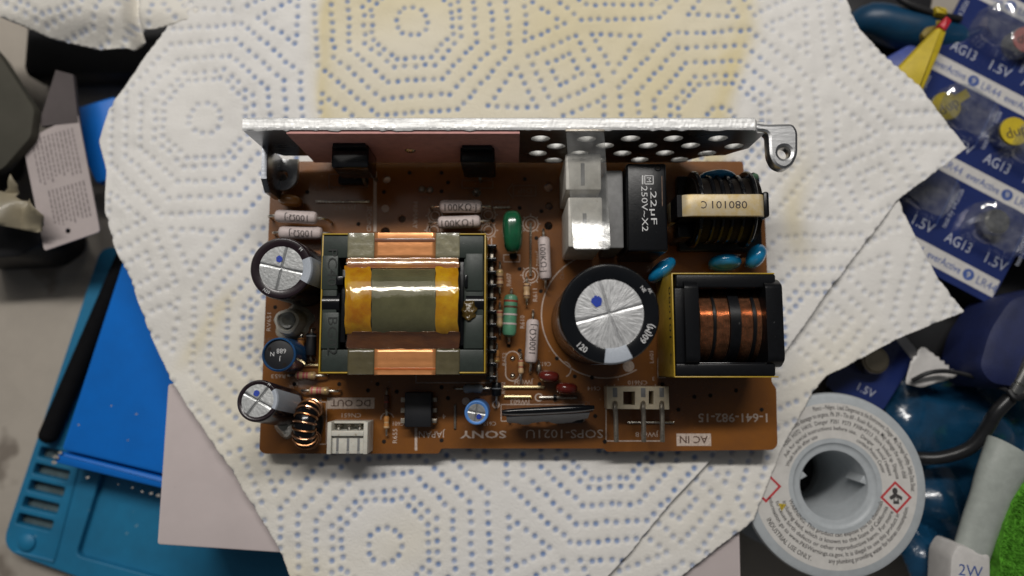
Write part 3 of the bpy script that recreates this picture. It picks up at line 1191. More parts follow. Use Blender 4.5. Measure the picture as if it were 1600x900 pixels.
st('R604', 772, 505, 6, rot=90, wpx=22, m=M_silkdim)
st('R652', 788, 561, 6, rot=90, wpx=20)
st('C610', 878, 428, 6, rot=90, wpx=18, m=M_silkdim)
st('C613', 851, 569, 6.5, wpx=19)
st('C614', 928, 607, 6, wpx=20)
st('C612', 765, 662, 6, wpx=20)
st('CN610', 996, 598, 6.5, wpx=30)
st('1', 966, 592, 6); st('3', 1021, 592, 6)
st('L601', 1018, 558, 6, rot=90, wpx=18)
st('JW604', 818, 597, 7, wpx=30)
st('JW603', 813, 628, 7, wpx=31)
st('IC602', 912, 630, 6, wpx=18, m=M_silkdim)
st('JW618', 1011, 679, 7.5, wpx=36)
st('CN651', 549, 649, 6.5, wpx=30)
st('R655', 617, 681, 7, rot=90, wpx=22)
st('PC601', 625, 662, 6, wpx=22)
st('4', 694, 651, 7)
st('R653', 435, 588, 6, wpx=22)
st('C653', 485, 562, 6, wpx=18)
st('R651', 493, 624, 6, wpx=18)
st('RV651', 420, 503, 6.5, rot=90, wpx=28)
st('L651', 424, 531, 6, wpx=20, m=M_silkdim)
st('R602', 786, 606, 6.5, rot=90, wpx=18)
st('R608', 664, 309, 5, wpx=16, m=M_silkdim)
st('C602', 716, 364, 6, wpx=22, m=M_silkdim)
st('R606', 722, 345, 5, wpx=22, m=M_silkdim)
st('JW651', 524, 294, 5, wpx=30, m=M_silkdim)
# boxed words
def boxed(s, u, v, w, h, th, tw):
    x, y = W(u, v)
    k = PX(u, v)
    silk.add([(x - w * k / 2, y - h * k / 2, SZ), (x + w * k / 2, y - h * k / 2, SZ), (x + w * k / 2, y + h * k / 2, SZ), (x - w * k / 2, y + h * k / 2, SZ)],
             [[0, 1, 2, 3]], M_silk)
    put_text(silk, s, x, y, SZ + 0.03, th * k, 180, M_printbrown, tw * k, bold=0.012)
boxed('AC IN', 1084, 687, 54, 19, 11, 44)
boxed('DC OUT', 548, 630, 74, 17, 10, 62)
# outlines
scirc(944, 492, 98, 1.8, math.radians(105), math.radians(300), n=64)
x, y = W(982, 572); silk.disc((x, y, SZ), 9 * PX(982, 572), M_silk)
x, y = W(728, 627); silk.disc((x, y, SZ), 6 * PX(728, 627), M_silk)
x, y = W(602, 326); dim.disc((x, y, SZ), 6 * PX(602, 326), M_silk)
spad(829, 350, 12); spad(829, 430, 12)
for u, v in [(680, 337), (763, 336), (763, 360), (678, 360)]:
    spad(u, v, 11)
srect(947, 610, 1035, 689, 1.8)
srect(492, 628, 510, 694, 1.3)
srect(783, 632, 913, 658, 1.3)
srect(650, 585, 767, 598, 1.2)
for u, v in [(801, 575)]:
    scirc(u, v - 15, 11, 1.6, 0, PI, n=20); scirc(u, v + 9, 11, 1.6, PI, 2 * PI, n=20)
    sl(u - 11, v - 15, u - 11, v + 9, 1.6); sl(u + 11, v - 15, u + 11, v + 9, 1.6)
scirc(775, 632, 5, 2); scirc(842, 621, 5.5, 2); scirc(880, 577, 12, 1.5, -1.2, 1.4, n=20)
sl(768, 372, 768, 590, 1.5)
sl(1028, 560, 1028, 590, 1.6); sl(1028, 590, 1040, 590, 1.6)
srect(787, 398, 812, 409, 1.2)
scirc(605, 655, 10, 1.3, 0.3, 3.2)
srect(722, 282, 770, 294, 1.2, M_silkdim)
srect(514, 272, 575, 292, 1.2, M_silkdim)
for u in (948, 960, 1000, 1024):
    sl(u, 601, u, 605, 1.3)
bsub('silkscreen', silk, BOARD, flat=True)
bsub('silk_spot', dim, BOARD, flat=True)


# ------------------------------------------------------------------ wire links
def wire_link(pts, m, r=0.33, name='wire_link', h=0.45):
    g = G()
    P = [(*W(u, v, h), h) for u, v in pts]
    a, b = Vector(P[0]), Vector(P[-1])
    d = (b - a).normalized()
    path = [a + Vector((-d.x * .2, -d.y * .2, -0.6 - h)), a + Vector((0, 0, 0.05 - h * .3))] + [Vector(p) + d * (0.35 if i == 0 else -0.35 if i == len(P) - 1 else 0) for i, p in enumerate(P)] + \
        [b + Vector((0, 0, 0.05 - h * .3)), b + Vector((d.x * .2, d.y * .2, -0.6 - h))]
    c = path[0]
    g.tube([p - Vector((c.x, c.y, 0)) for p in path], r, m, 8)
    return bpart(name, g, (c.x, c.y, 0))


wire_link([(497, 315), (574, 315)], M_solder)
wire_link([(770, 324), (796, 324)], M_solder)
wire_link([(829, 352), (829, 428)], M_solder)
wire_link([(789, 605), (848, 605)], M_goldwire, 0.42)
wire_link([(789, 620), (829, 620)], M_goldwire, 0.42)
wire_link([(983, 660), (1050, 660)], M_solder, 0.3)
wire_link([(478, 571), (502, 571)], M_goldwire, 0.4)
wire_link([(711, 634), (711, 669)], M_solderdull, 0.3)
wire_link([(844, 621), (899, 621)], M_solder, 0.4)
g = G(); g.cyl((0, 0, 0), 0.75, -0.4, 0.4, M_blk, 14, axis='x')
x, y = W(867, 621, 0.6)
bpart('ferrite_bead', g, (x, y, 0.6))
for u, v in [(801, 560), (801, 587)]:
    g = G(); x, y = W(u, v)
    g.lathe([(0.75, 0.02), (0.6, 0.3), (0.3, 0.6), (0, 0.7)], M_solder, 14)
    bpart('solder_dome', g, (x, y, 0))


# ------------------------------------------------------------------ axial parts
def axial(name, u, v, ang, lpx, rpx, h, m, bands=(), text=None, tpx=None, lead=4.5, label=None, shape='capsule', textrot=0, tm=None, lead_m=None, tilt=0.0):
    """u, v = centre of the body in the photograph; ang = direction of its axis in the picture (deg)"""
    k = PX(u, v, h)
    L, R = lpx * k, rpx * k
    x, y = W(u, v, h)
    g = G()
    e = L / 2
    if shape == 'capsule':
        prof = [(0, -e), (R * .55, -e + .05), (R * .86, -e + R * .22), (R, -e + R * .65), (R * .98, -e * .45), (R * .965, 0),
                (R * .98, e * .45), (R, e - R * .65), (R * .86, e - R * .22), (R * .55, e - .05), (0, e)]
    elif shape == 'bone':
        prof = [(0, -e), (R * .6, -e), (R * .95, -e + R * .4), (R, -e + R * 0.9), (R * .95, -e + R * 1.5), (R * .84, -e + R * 2), (R * .84, e - R * 2),
                (R * .95, e - R * 1.5), (R, e - R * .9), (R * .95, e - R * .4), (R * .6, e), (0, e)]
    else:
        prof = [(0, -e), (R * .9, -e), (R, -e + R * .15), (R, e - R * .15), (R * .9, e), (0, e)]
    g.lathe(prof[::-1], m, 24, axis='x')
    o = bpart(name, g, (x, y, h), (0, tilt, math.radians(ang)), label=label)
    rl = max(0.28, R * 0.2)
    for s in (1, -1):
        gl = G()
        l2 = L / 2
        gl.tube([(s * (l2 - .15), 0, 0), (s * (l2 + lead * .35), 0, 0), (s * (l2 + lead * .75), 0, -h * .12), (s * (l2 + lead * .92), 0, -h * .5), (s * (l2 + lead * .95), 0, -h - .4)],
                rl, lead_m or M_solder, 8)
        bsub('lead', gl, o)
    for (t, w, bm_) in bands:
        gb = G()
        xx = (t - 0.5) * L
        rb = R * 1.012 if shape != 'bone' or (t < .2 or t > .8) else R * .86
        ww = w * L / 2
        gb.lathe([(rb * .97, xx + ww), (rb, xx + ww * .8), (rb, xx - ww * .8), (rb * .97, xx - ww)], bm_, 24, axis='x')
        bsub('colour_band', gb, o)
    if text:
        gt = G()
        P, F = text_geo(text, tpx * k, None)
        # wrap the print round the body, on the side that faces up
        wmax = L * 0.80
        P[:, 0] *= min(1.0, wmax / (P[:, 0].max() - P[:, 0].min()))
        if textrot == 180:
            P = -P
        P[:, 1] += (-0.25 + .16 * math.sin(u * 7.3 + v)) * R
        P[:, 0] += .05 * L * math.sin(u * 3.1 + v * 1.7)
        a = P[:, 1] / R
        rr = R * 1.01 + 0.02
        bmt = bmesh.new()
        bv = [bmt.verts.new((p[0], p[1], 0)) for p in P]
        for f in F:
            try:
                bmt.faces.new([bv[i] for i in f])
            except ValueError:
                pass
        for yy in np.linspace(P[:, 1].min(), P[:, 1].max(), 9)[1:-1]:
            bmesh.ops.bisect_plane(bmt, geom=bmt.verts[:] + bmt.edges[:] + bmt.faces[:], plane_co=(0, yy, 0), plane_no=(0, 1, 0))
        bmt.verts.index_update()
        P = np.array([q.co[:2] for q in bmt.verts])
        F = [[q.index for q in f.verts] for f in bmt.faces]
        bmt.free()
        a = P[:, 1] / R
        gt.add(np.stack([P[:, 0], rr * np.sin(a), rr * np.cos(a)], 1), F, tm or M_resmark)
        bsub('print', gt, o, flat=True)
    return o


axial('resistor', 720, 322.5, 0, 66, 10, 4.6, M_resw, text='100K\u03a9\u00b7J', tpx=11, lead=2.6, label='upper white 100K ohm resistor behind the transformer')
axial('resistor', 717.5, 347, 2, 67, 10, 3.6, M_resw, text='100K\u03a9\u00b7J', tpx=11, lead=2.6, label='lower white 100K ohm resistor, touching the transformer')
axial('resistor', 851, 403.5, -88, 68, 9.5, 3.6, M_resw, text='100K\u03a9\u00b7J', tpx=9.5, lead=2.4, textrot=0, label='white 100K ohm resistor below the white block')
axial('resistor', 831, 533, 87, 69, 10, 3.6, M_resw, text='100K\u03a9\u00b7J', tpx=10, lead=2.4, label='white 100K ohm resistor left of the large capacitor')
axial('resistor', 463, 339, -3, 66, 10, 5.2, M_resw, text='100\u03a9\u00b7J', tpx=10, lead=2.4, textrot=180, label='upper white 100 ohm resistor above the plum capacitor')
axial('resistor', 470, 364, -1, 68, 10, 3.6, M_resw, text='100\u03a9\u00b7J', tpx=10, lead=2.0, textrot=180, label='lower white 100 ohm resistor, half under the plum capacitor')
axial('resistor', 797, 493, 87, 66, 11, 3.4, M_greenres, bands=[(.84, .055, M_redband), (.70, .05, M_brownband), (.52, .045, M_resw), (.30, .045, M_resw)], lead=1.6,
      label='large green banded resistor')
B1 = [(.16, .09, M_pinkband), (.42, .12, M_pinkband), (.58, .10, M_pinkband), (.84, .08, M_goldband)]
B2 = [(.14, .1, M_brownband), (.38, .1, M_redband), (.58, .1, M_brownband), (.84, .1, M_goldband)]
axial('resistor', 781, 435, 90, 28, 5.5, 2.0, M_beige, B2, lead=2.2, shape='bone', label='small beige resistor, upper of the column right of the transformer')
axial('resistor', 781, 498, 90, 27, 5.5, 2.0, M_beige, [(.86, .1, M_redband), (.64, .12, M_greyband), (.14, .08, M_goldband)], lead=2.2, shape='bone', label='small grey banded beige resistor beside the green one')
axial('resistor', 823, 455, 90, 24, 5.5, 2.0, M_beige, [(.18, .1, M_brownband), (.4, .1, M_brownband), (.62, .1, M_brownband), (.84, .1, M_brownband)], lead=1.8, shape='bone', label='small brown banded resistor under the bare wire link')
axial('resistor', 776, 557, 90, 20, 4.5, 1.8, M_orangeres, [(.45, .12, M_brownband), (.15, .14, M_goldband)], lead=1.6, shape='bone', label='small orange resistor at the lower end of the transformer pins')
axial('resistor', 814, 573, 90, 22, 4.5, 1.8, M_beige, [(.9, .1, M_redband), (.68, .12, M_redband), (.48, .1, M_redband), (.2, .12, M_greyband)], lead=2, shape='bone', label='small pink banded resistor beside the empty oval outline')
axial('resistor', 478, 587, 0, 32, 6.2, 2.2, M_beige, B1, lead=2.4, shape='bone', label='pink banded beige resistor, upper of two below the blue coil')
axial('resistor', 499, 610.5, -1, 31, 6.2, 2.2, M_beige, B1, lead=2.4, shape='bone', label='pink banded beige resistor, lower of two above DC OUT')
axial('resistor', 739, 607, 0, 30, 7, 2.4, M_greyband, [(.2, .14, M_resmark), (.62, .12, M_pinkband), (.8, .12, M_pinkband)], lead=2.6, shape='bone', label='blue grey resistor in the shade of the transformer')
axial('resistor', 604, 660, 90, 20, 4.5, 1.8, M_orangeres, [(.5, .12, M_beige), (.15, .14, M_beige)], lead=1.8, shape='bone', label='small orange resistor beside the black chip')
axial('resistor', 604, 628, 90, 22, 4.5, 1.6, M_brownband, [(.5, .12, M_redband)], lead=1.6, shape='bone', lead_m=M_solderdull, label='small dark brown resistor above the orange one')
axial('resistor', 470, 538, 90, 20, 5.5, 2.4, M_orangeres, [(.85, .1, M_brownband), (.2, .1, M_goldband)], lead=1.4, shape='bone', label='small orange brown resistor beside the blue coil')
axial('diode', 776, 608, 90, 21, 7.5, 2.2, M_blk, [(.55, .08, M_greyband)], lead=2.8, shape='cyl', label='black diode below the transformer pins')
axial('diode', 486, 538, 90, 34, 8, 2.6, M_chip, [(.88, .06, M_greyband)], lead=1.4, shape='cyl', lead_m=M_solderdull, label='black diode squeezed against the transformer')
axial('diode', 842, 575, 90, 10, 4, 1.4, M_solderdull, [], lead=1.2, shape='cyl', label='tiny glass diode under the white resistor')


# ------------------------------------------------------------------ electrolytic capacitors
def can_top(R, m, cuts, depth=0.16, w=0.30, n=72, tilt=0.06):
    """pressed can end: a fine grid dented along the vent scores, its sectors slightly bent"""
    g = G()
    rows = []
    nr = 26
    verts = [(0, 0, -depth)]
    for i in range(1, nr + 1):
        r = R * i / nr
        for j in range(n * 2):
            a = 2 * PI * j / (n * 2)
            x, y = r * math.cos(a), r * math.sin(a)
            z = 0.0
            for ca, full in cuts:
                d = abs(-x * math.sin(ca) + y * math.cos(ca))
                along = x * math.cos(ca) + y * math.sin(ca)
                if not full and along < 0:
                    d = 9
                z -= depth * math.exp(-(d / w) ** 2)
                if full:
                    z += tilt * (-x * math.sin(ca) + y * math.cos(ca) > 0) * (1 - math.exp(-(d / (2 * w)) ** 2)) * 0.6
            verts.append((x, y, z))
    N = n * 2
    faces = [[0, 1 + j, 1 + (j + 1) % N] for j in range(N)]
    for i in range(nr - 1):
        for j in range(N):
            k = (j + 1) % N
            faces.append([1 + i * N + j, 1 + (i + 1) * N + j, 1 + (i + 1) * N + k, 1 + i * N + k])
    return g.add(verts, faces, m)


def elcap(u, v, h, rpx, inpx, sleeve, stripe_deg, stripe_w, cuts, dot, label, marks=(), base=None, z0=0.6, can=None, stripe_m=None, dotr=0.16, stripe=True, grain=None):
    k = PX(u, v, h)
    R, r1 = rpx * k, inpx * k
    x, y = W(u, v, h)
    rot = (0, 0, 0)
    H = h
    if base is not None:                       # leaning can
        b = W(*base, 0)
        d = Vector((x - b[0], y - b[1], h))
        H = d.length
        q = Vector((0, 0, 1)).rotation_difference(d)
        rot = q.to_euler()
        x, y = b
    g = G()
    rim = min(0.45, (R - r1) * .35)
    # shoulder groove near the seat, rolled rim, sleeve folded over onto the can end
    g.lathe([(R * .9, z0), (R, z0 + .3), (R, 1.8), (R * .965, 2.3), (R * .965, 2.7), (R, 3.3), (R, H - rim * 1.6), (R - rim * .2, H - rim * .7), (R - rim * .75, H - rim * .1),
             (R - rim * 1.3, H), (r1 + .25, H - .12), (r1, H - .22), (r1 - .05, H - .5)][::-1], sleeve, 72)
    o = bpart('electrolytic_capacitor', g, (x, y, 0), rot, label=label)
    top = can_top(r1 * 1.0, can or M_can, cuts, w=max(.17, min(.30, 0.020 * rpx * k)), depth=.13)
    bsub('can_end', top, o, (0, 0, H - .28))
    if stripe:
        g = G()
        a0, a1 = math.radians(stripe_deg - stripe_w / 2), math.radians(stripe_deg + stripe_w / 2)
        e = 0.03
        g.lathe([(R + e, 3.4), (R + e, H - rim * 1.6), (R - rim * .2 + e, H - rim * .7), (R - rim * .75 + e, H - rim * .1 + e), (R - rim * 1.3, H + e), (r1 + .25, H - .12 + e), (r1 - .02, H - .2 + e)][::-1],
                stripe_m or M_stripe, 16, a0=a0, a1=a1)
        bsub('polarity_stripe', g, o)
    if dot:
        g = G()
        rr = random.Random(int(u))
        n = 22
        dr = dotr * r1
        cx, cy = dot[0] * r1, dot[1] * r1
        vs = [(cx + dr * rr.uniform(.88, 1.1) * math.cos(6.283 * i / n), cy + dr * rr.uniform(.88, 1.1) * math.sin(6.283 * i / n), H - .10) for i in range(n)]
        g.add(vs, [list(range(n))], M_bluepaint)
        bsub('paint_dot', g, o, flat=True)
    if marks:
        for s, rad, a, size, outward in marks:
            g = G()
            arc_text(g, s, 0, 0, H + .05, rad * R, a, size * R, M_white, outward)
            bsub('print', g, o, flat=True)
    for s in (-1, 1):
        g = G()
        g.tube([(s * R * .4, 0, z0 + .2), (s * R * .4, 0, -.4)], .4, M_solder, 8)
        bsub('lead', g, o)
    return o


M_brush = mat('radial_can_end', (0.56, 0.565, 0.57), 0.42, metal=0.8, var=0.25, vscale=0.9, bump=0.05, bscale=1.6)
# radial scratches: noise over the angle
nt = M_brush.node_tree
N_, L_ = nt.nodes, nt.links
tc = N_.new('ShaderNodeTexCoord')
gr = N_.new('ShaderNodeTexGradient'); gr.gradient_type = 'RADIAL'
L_.new(tc.outputs['Object'], gr.inputs[0])
cmb = N_.new('ShaderNodeCombineXYZ')
mul = N_.new('ShaderNodeMath'); mul.operation = 'MULTIPLY'; mul.inputs[1].default_value = 90
L_.new(gr.outputs['Fac'], mul.inputs[0]); L_.new(mul.outputs[0], cmb.inputs[0])
ln = N_.new('ShaderNodeVectorMath'); ln.operation = 'LENGTH'; L_.new(tc.outputs['Object'], ln.inputs[0])
m2 = N_.new('ShaderNodeMath'); m2.operation = 'MULTIPLY'; m2.inputs[1].default_value = 500
L_.new(ln.outputs['Value'], m2.inputs[0]); L_.new(m2.outputs[0], cmb.inputs[1])
nn = N_.new('ShaderNodeTexNoise'); nn.inputs['Scale'].default_value = 1.0; nn.inputs['Detail'].default_value = 3
L_.new(cmb.outputs[0], nn.inputs['Vector'])
bb = N_.new('ShaderNodeBump'); bb.inputs['Distance'].default_value = 0.06 * K; bb.inputs['Strength'].default_value = 1
L_.new(nn.outputs[0], bb.inputs['Height']); L_.new(bb.outputs[0], N_['Principled BSDF'].inputs['Normal'])
rm = N_.new('ShaderNodeMapRange'); rm.inputs[1].default_value = .3; rm.inputs[2].default_value = .7
L_.new(nn.outputs[0], rm.inputs[0])
cm = N_.new('ShaderNodeMix'); cm.data_type = 'RGBA'; cm.inputs[6].default_value = (.36, .365, .37, 1); cm.inputs[7].default_value = (.68, .685, .69, 1)
L_.new(rm.outputs[0], cm.inputs[0]); L_.new(cm.outputs[2], N_['Principled BSDF'].inputs['Base Color'])

R_ = math.radians
elcap(952.5, 490, 30, 79, 54, M_sleeve, -80, 34, [(R_(15), True), (R_(105), False), (R_(-68), False)], (-.36, .36), 'large black electrolytic capacitor with blue painted dot',
      marks=[('60(M)', .90, -42, .13, False), ('120', .92, 224, .12, False), ('NE', .80, 40, .07, True), ('AK', .90, 33, .06, True)], can=M_brush)
elcap(439, 419, 20, 49, 34.5, M_sleevebr, -4, 52, [(R_(-12), True), (R_(78), True)], (-.10, .42), 'plum black electrolytic capacitor with grey stripe, beside the white resistors',
      marks=[('N20', .90, 232, .10, False), ('M', .82, 48, .10, True)], dotr=.15)
elcap(402, 626, 19, 33, 25.5, M_sleevebr, 5, 60, [(R_(-28), True), (R_(55), True)], (-.10, .45), 'small plum capacitor leaning out over the corner of the board', base=(449, 637), dotr=.19,
      marks=[('M', .86, 60, .12, True)])
elcap(744.5, 645, 11, 19, 14, M_bluesl, 0, 0, [(R_(-10), True), (R_(82), True)], (.28, -.42), 'small blue electrolytic capacitor in front of the transformer', stripe=False, dotr=.30)

# ------------------------------------------------------------------ blue drum coil, trimmer
k = PX(435, 554, 11)
x, y = W(435, 554, 11)
g = G()
R0 = 27 * k
g.lathe([(R0 * .9, .4), (R0, .8), (R0, 10), (R0 * .985, 10.7), (R0 * .9, 11), (R0 * .86, 10.8), (R0 * .85, 10.3)][::-1], M_bluedk, 48)
o = bpart('drum_coil', g, (x, y, 0), label='drum coil in dark blue sleeve')
g = G()
g.cyl((0, 0, 0), R0 * .86, 8, 10.45, M_chip, 40, bev=.1)
bsub('ferrite_top', g, o)
g = G()
for a in (150, 300):
    g.cyl((R0 * .66 * math.cos(R_(a)), R0 * .66 * math.sin(R_(a)), 0), .42, 10.3, 10.5, M_hole, 10)
bsub('notch', g, o)
for t_, tx_, ty_, th_, tw_ in [('688', .5, .8, 1.15, 2.2), ('J', .3, -1.1, 1.0, None), ('N', -1.6, .1, 1.0, None)]:
    g = G()
    put_text(g, t_, tx_, ty_, 10.52, th_, 180, M_white, tw_)
    bsub('print', g, o, flat=True)

x, y = W(447, 502, 6)
g = G()
g.lathe([(3.4, 0.05), (3.6, 1.2), (3.5, 3), (3.2, 4.6), (2.9, 5.6), (2.3, 6.0), (2.0, 5.6), (1.9, 4.6), (0, 4.4)][::-1], M_nylon, 32)
for q in range(len(g.v)):
    vx, vy, vz = g.v[q]
    a = math.atan2(vy, vx)
    f = 1 + .05 * math.sin(3 * a) + .03 * math.sin(5 * a + 1)
    g.v[q] = (vx * f, vy * f, vz)
o = bpart('trimmer', g, (x, y, 0), label='white trimmer with grey screw set in clear hot melt')
g = G()
g.lathe([(0, 5.0), (1.3, 5.9), (1.9, 6.0), (2.15, 5.2), (2.1, 4)], M_trim, 24)
for q in range(len(g.v)):
    vx, vy, vz = g.v[q]
    if abs(vx * .5 + vy * .87) < .35:
        g.v[q] = (vx, vy, vz - .4)
bsub('screw', g, o, (.3, .3, .3))
g = G()
g.lathe([(0, 2.0), (2.6, 1.9), (3.8, 1.0), (4.6, .03)], M_resin, 40)
for q in range(len(g.v)):
    vx, vy, vz = g.v[q]
    a = math.atan2(vy, vx)
    f = 1 + .10 * math.sin(2 * a + .5) + .07 * math.sin(5 * a) + .05 * math.sin(9 * a)
    g.v[q] = (vx * f, vy * f, vz)
bsub('hot_melt', g, o)

# clear-ish glue foot under the leaning capacitor
g = G()
g.lathe([(0, 3.2), (1.4, 3.0), (2.4, 1.8), (3.0, .03)], M_resin, 30)
for q in range(len(g.v)):
    vx, vy, vz = g.v[q]
    a = math.atan2(vy, vx)
    g.v[q] = (vx * (1 + .12 * math.sin(2 * a + 1)), vy * (1.25 + .1 * math.sin(3 * a)), vz)
x, y = W(449, 660)
bpart('glue_drop', g, (x, y, 0))

# ------------------------------------------------------------------ dipped film and ceramic capacitors
def dipped(name, u, v, h, lpx, wpx, H, ang, m, label, base=None, leads=True, flatr=.55, power=2.6):
    """standing dipped capacitor: superellipsoid body lpx x wpx as seen from above, H tall (h = its top)"""
    k = PX(u, v, h)
    a, b, c = lpx * k / 2, wpx * k / 2, H / 2
    x, y = W(u, v, h - H * .35)
    bm = bmesh.new()
    bmesh.ops.create_uvsphere(bm, u_segments=32, v_segments=18, radius=1)
    r = random.Random(int(u * 3 + v))
    ph = r.random() * 6
    for q in bm.verts:
        p = q.co.copy()
        s = (abs(p.x) ** power + abs(p.y) ** power + abs(p.z) ** power) ** (1 / power)
        p = p / s
        f = 1 + .025 * math.sin(3 * p.x + ph) + .02 * math.sin(4 * p.z + ph * 2)
        q.co = Vector((p.x * a * f, p.y * b * f, p.z * c))
    g = G().bm(bm, m)
    o = bpart(name, g, (x, y, h - c), (0, 0, R_(ang)), label=label)
    if leads:
        for s in (-1, 1):
            gl = G()
            gl.tube([(s * a * .6, 0, -c * .7), (s * a * .62, 0, -c), (s * a * .62, 0, -h - .3 + c)], .3, M_solder, 8)
            bsub('lead', gl, o)
    return o


o = dipped('film_capacitor', 801, 362, 9, 68, 31, 7.0, 92, M_greencap, 'green dipped film capacitor', power=3.2)
g = G()
g.box(-1.9, 1.9, -.95, .95, -1.6, 1.0, M_hole, r=.4)
bsub('seat', g, o, (-4.2, 0, -3.0))
dipped('film_capacitor', 858, 588, 6.5, 34, 18, 5.5, -4, M_redcap, 'dark red dipped capacitor beside the large capacitor outline')
dipped('film_capacitor', 886, 607, 6.5, 33, 19, 5.5, -3, M_redcap, 'dark red dipped capacitor, the one nearer the CN610 plug')
dipped('ceramic_capacitor', 453, 313, 6, 36, 18, 5.5, -8, M_browncap, 'ochre brown disc capacitor under the bracket foot')


def disc_cap(u, v, h, dpx, tpx, ang, lean, label):
    """round blue disc standing on its edge; lean = how far it falls over"""
    k = PX(u, v, h)
    R, T = dpx * k / 2, tpx * k / 2
    x, y = W(u, v, h * .6)
    bm = bmesh.new()
    bmesh.ops.create_uvsphere(bm, u_segments=32, v_segments=20, radius=1)
    for q in bm.verts:
        p = q.co
        rad = math.hypot(p.x, p.z)
        q.co = Vector((p.x * R, p.y * T * (1.0 if rad < .75 else 1.08), p.z * R))
    g = G().bm(bm, M_bluecap)
    o = bpart('ceramic_capacitor', g, (x, y, max(h - R, R * .8)), (R_(lean), 0, R_(ang)), label=label)
    for s in (-1, 1):
        gl = G()
        gl.tube([(s * R * .55, 0, -R * .6), (s * R * .6, 0, -R * 1.0), (s * R * .6, 0, -R * 1.3)], .45, M_bluecap, 8)
        bsub('leg', gl, o)
    return o


disc_cap(1118, 281, 13, 62, 20, 0, -8, 'blue disc capacitor behind the cream banded filter')
disc_cap(1033, 423, 12, 54, 26, 42, 0, 'blue disc capacitor leaning between the large capacitor and the choke')
disc_cap(1134, 410, 8, 52, 25, 0, -10, 'blue disc capacitor between the filter and the yellow choke')
disc_cap(1180, 401, 9, 42, 27, 60, 0, 'blue disc capacitor at the right edge above the choke')
disc_cap(1172, 352, 7, 40, 20, 45, 0, 'blue disc capacitor half hidden under the filter')
# dark lead sleeve with a green tip by the right bracket foot
g = G()
a, b = Vector(W3(1150, 290, 4)), Vector(W3(1179, 277, 9))
g.tube([tuple(a), tuple((a + b) / 2), tuple(b)], 1.25, M_blk, 14, smooth=False)
o = bpart('lead_sleeve', g)
g = G()
g.cyl((b.x, b.y, b.z), .85, -.2, .55, M_bluecap if False else mat('green_tip', (.16, .36, .20), .4), 14)
bsub('tip', g, o)

# ------------------------------------------------------------------ black box capacitor
def pbox(u0, v0, u1, v1, h, hb, m, r=.4):
    """upright box whose top shows at these pixels; returns geometry about its centre and that centre"""
    a, b = W(u0, v1, h), W(u1, v0, h)
    cx, cy = (a[0] + b[0]) / 2, (a[1] + b[1]) / 2
    g = G()
    g.box(a[0] - cx, b[0] - cx, a[1] - cy, b[1] - cy, hb, h, m, r=r, seg=3)
    return g, (cx, cy), (b[0] - a[0], b[1] - a[1])


g, (x, y), (w, d) = pbox(981, 255, 1041, 393, 17, .3, M_blk, .6)
o = bpart('box_capacitor', g, (x, y, 0), label='black box capacitor printed .22uF 250V~X2')
g = G()
zt = 17.03
k = PX(1010, 320, 17)
def lp(u, v):
    q = W(u, v, 17)
    return q[0] - x, q[1] - y
put_text(g, '.22\u03bcF', *lp(1021.5, 322), zt, 9.5 * k, -90, M_white, 58 * k)
put_text(g, '250V~X2', *lp(1007.5, 326), zt, 9.5 * k, -90, M_white, 72 * k)
lx, ly = lp(1014, 281)
for q in (6.6,):
    s = q * k
    for (ax_, ay_), (bx_, by_) in [((-s, -s), (s, -s)), ((s, -s), (s, s)), ((s, s), (-s, s)), ((-s, s), (-s, -s))]:
        g.line((lx + ax_, ly + ay_), (lx + bx_, ly + by_), 1.5 * k, zt, M_white)
put_text(g, 'M', lx, ly, zt, 7.5 * k, -90, M_white, 7.5 * k)
g.line(lp(1004, 274), lp(1004, 288), 2.2 * k, zt, M_white)
g.line(lp(1034, 275), lp(1035, 322), 1.2 * k, zt, M_silkdim)
bsub('print', g, o, flat=True)
g = G()
cx, cy = lp(1028, 262)
g.lathe([(5.6 * k, 16.9), (5.6 * k, 17.16), (4.4 * k, 17.16), (3.8 * k, 16.95)][::-1], M_blkgl, 24, (cx, cy, 0))
g.disc((cx, cy, 17.02), 3.0 * k, M_hole, 18)
bsub('moulding_mark', g, o)

# ------------------------------------------------------------------ white blocks under the clear insulating film
for (u0, v0, u1, v1, lab) in [(884, 240, 939, 297, 'upper white block under the clear film'), (888, 308, 941, 386, 'lower white block under the clear film')]:
    g, (x, y), (w, d) = pbox(u0, v0, u1, v1, 20, .3, M_boxw, .4)
    o = bpart('white_block', g, (x, y, 0), label=lab)
    g = G()
    q = W((u0 + u1) / 2 - 1, (v0 + v1) / 2 + 4, 20)
    g.box(q[0] - x - .45, q[0] - x + .45, q[1] - y - 2.6, q[1] - y + 2.6, 19.9, 20.06, M_boxg)
    bsub('slot', g, o)
g, (x, y), (w, d) = pbox(948, 266, 973, 388, 15.5, .3, M_boxg, .4)
bpart('grey_block', g, (x, y, 0), label='grey block between the clear film and the black box capacitor')
g = G()
L0, L1 = [], []
for (ul, ur, v, h) in [(883.5, 944.5, 204, 27.6), (884, 945, 209, 27.2), (886, 947, 240, 25.2), (888.5, 949, 275, 23.2), (890, 951.5, 320, 21.4), (891.5, 953, 346, 21.0), (892.5, 954, 362, 21.5), (893.5, 955, 380, 22.15), (894, 955, 391, 22.6)]:
    L0.append(W3(ul, v, h)); L1.append(W3(ur, v, h))
n = len(L0)
vs = []
for a, b in zip(L0, L1):
    for t in (0, .25, .5, .75, 1):
        vs.append((a[0] + (b[0] - a[0]) * t, a[1] + (b[1] - a[1]) * t, a[2] + .35 * math.sin(PI * t)))
fs = []
for i in range(n - 1):
    for j in range(4):
        fs.append([i * 5 + j, (i + 1) * 5 + j, (i + 1) * 5 + j + 1, i * 5 + j + 1])
g.add(vs, fs, M_clear)
o = bpart('insulating_film', g, label='clear plastic film draped from the heatsink over the white blocks')
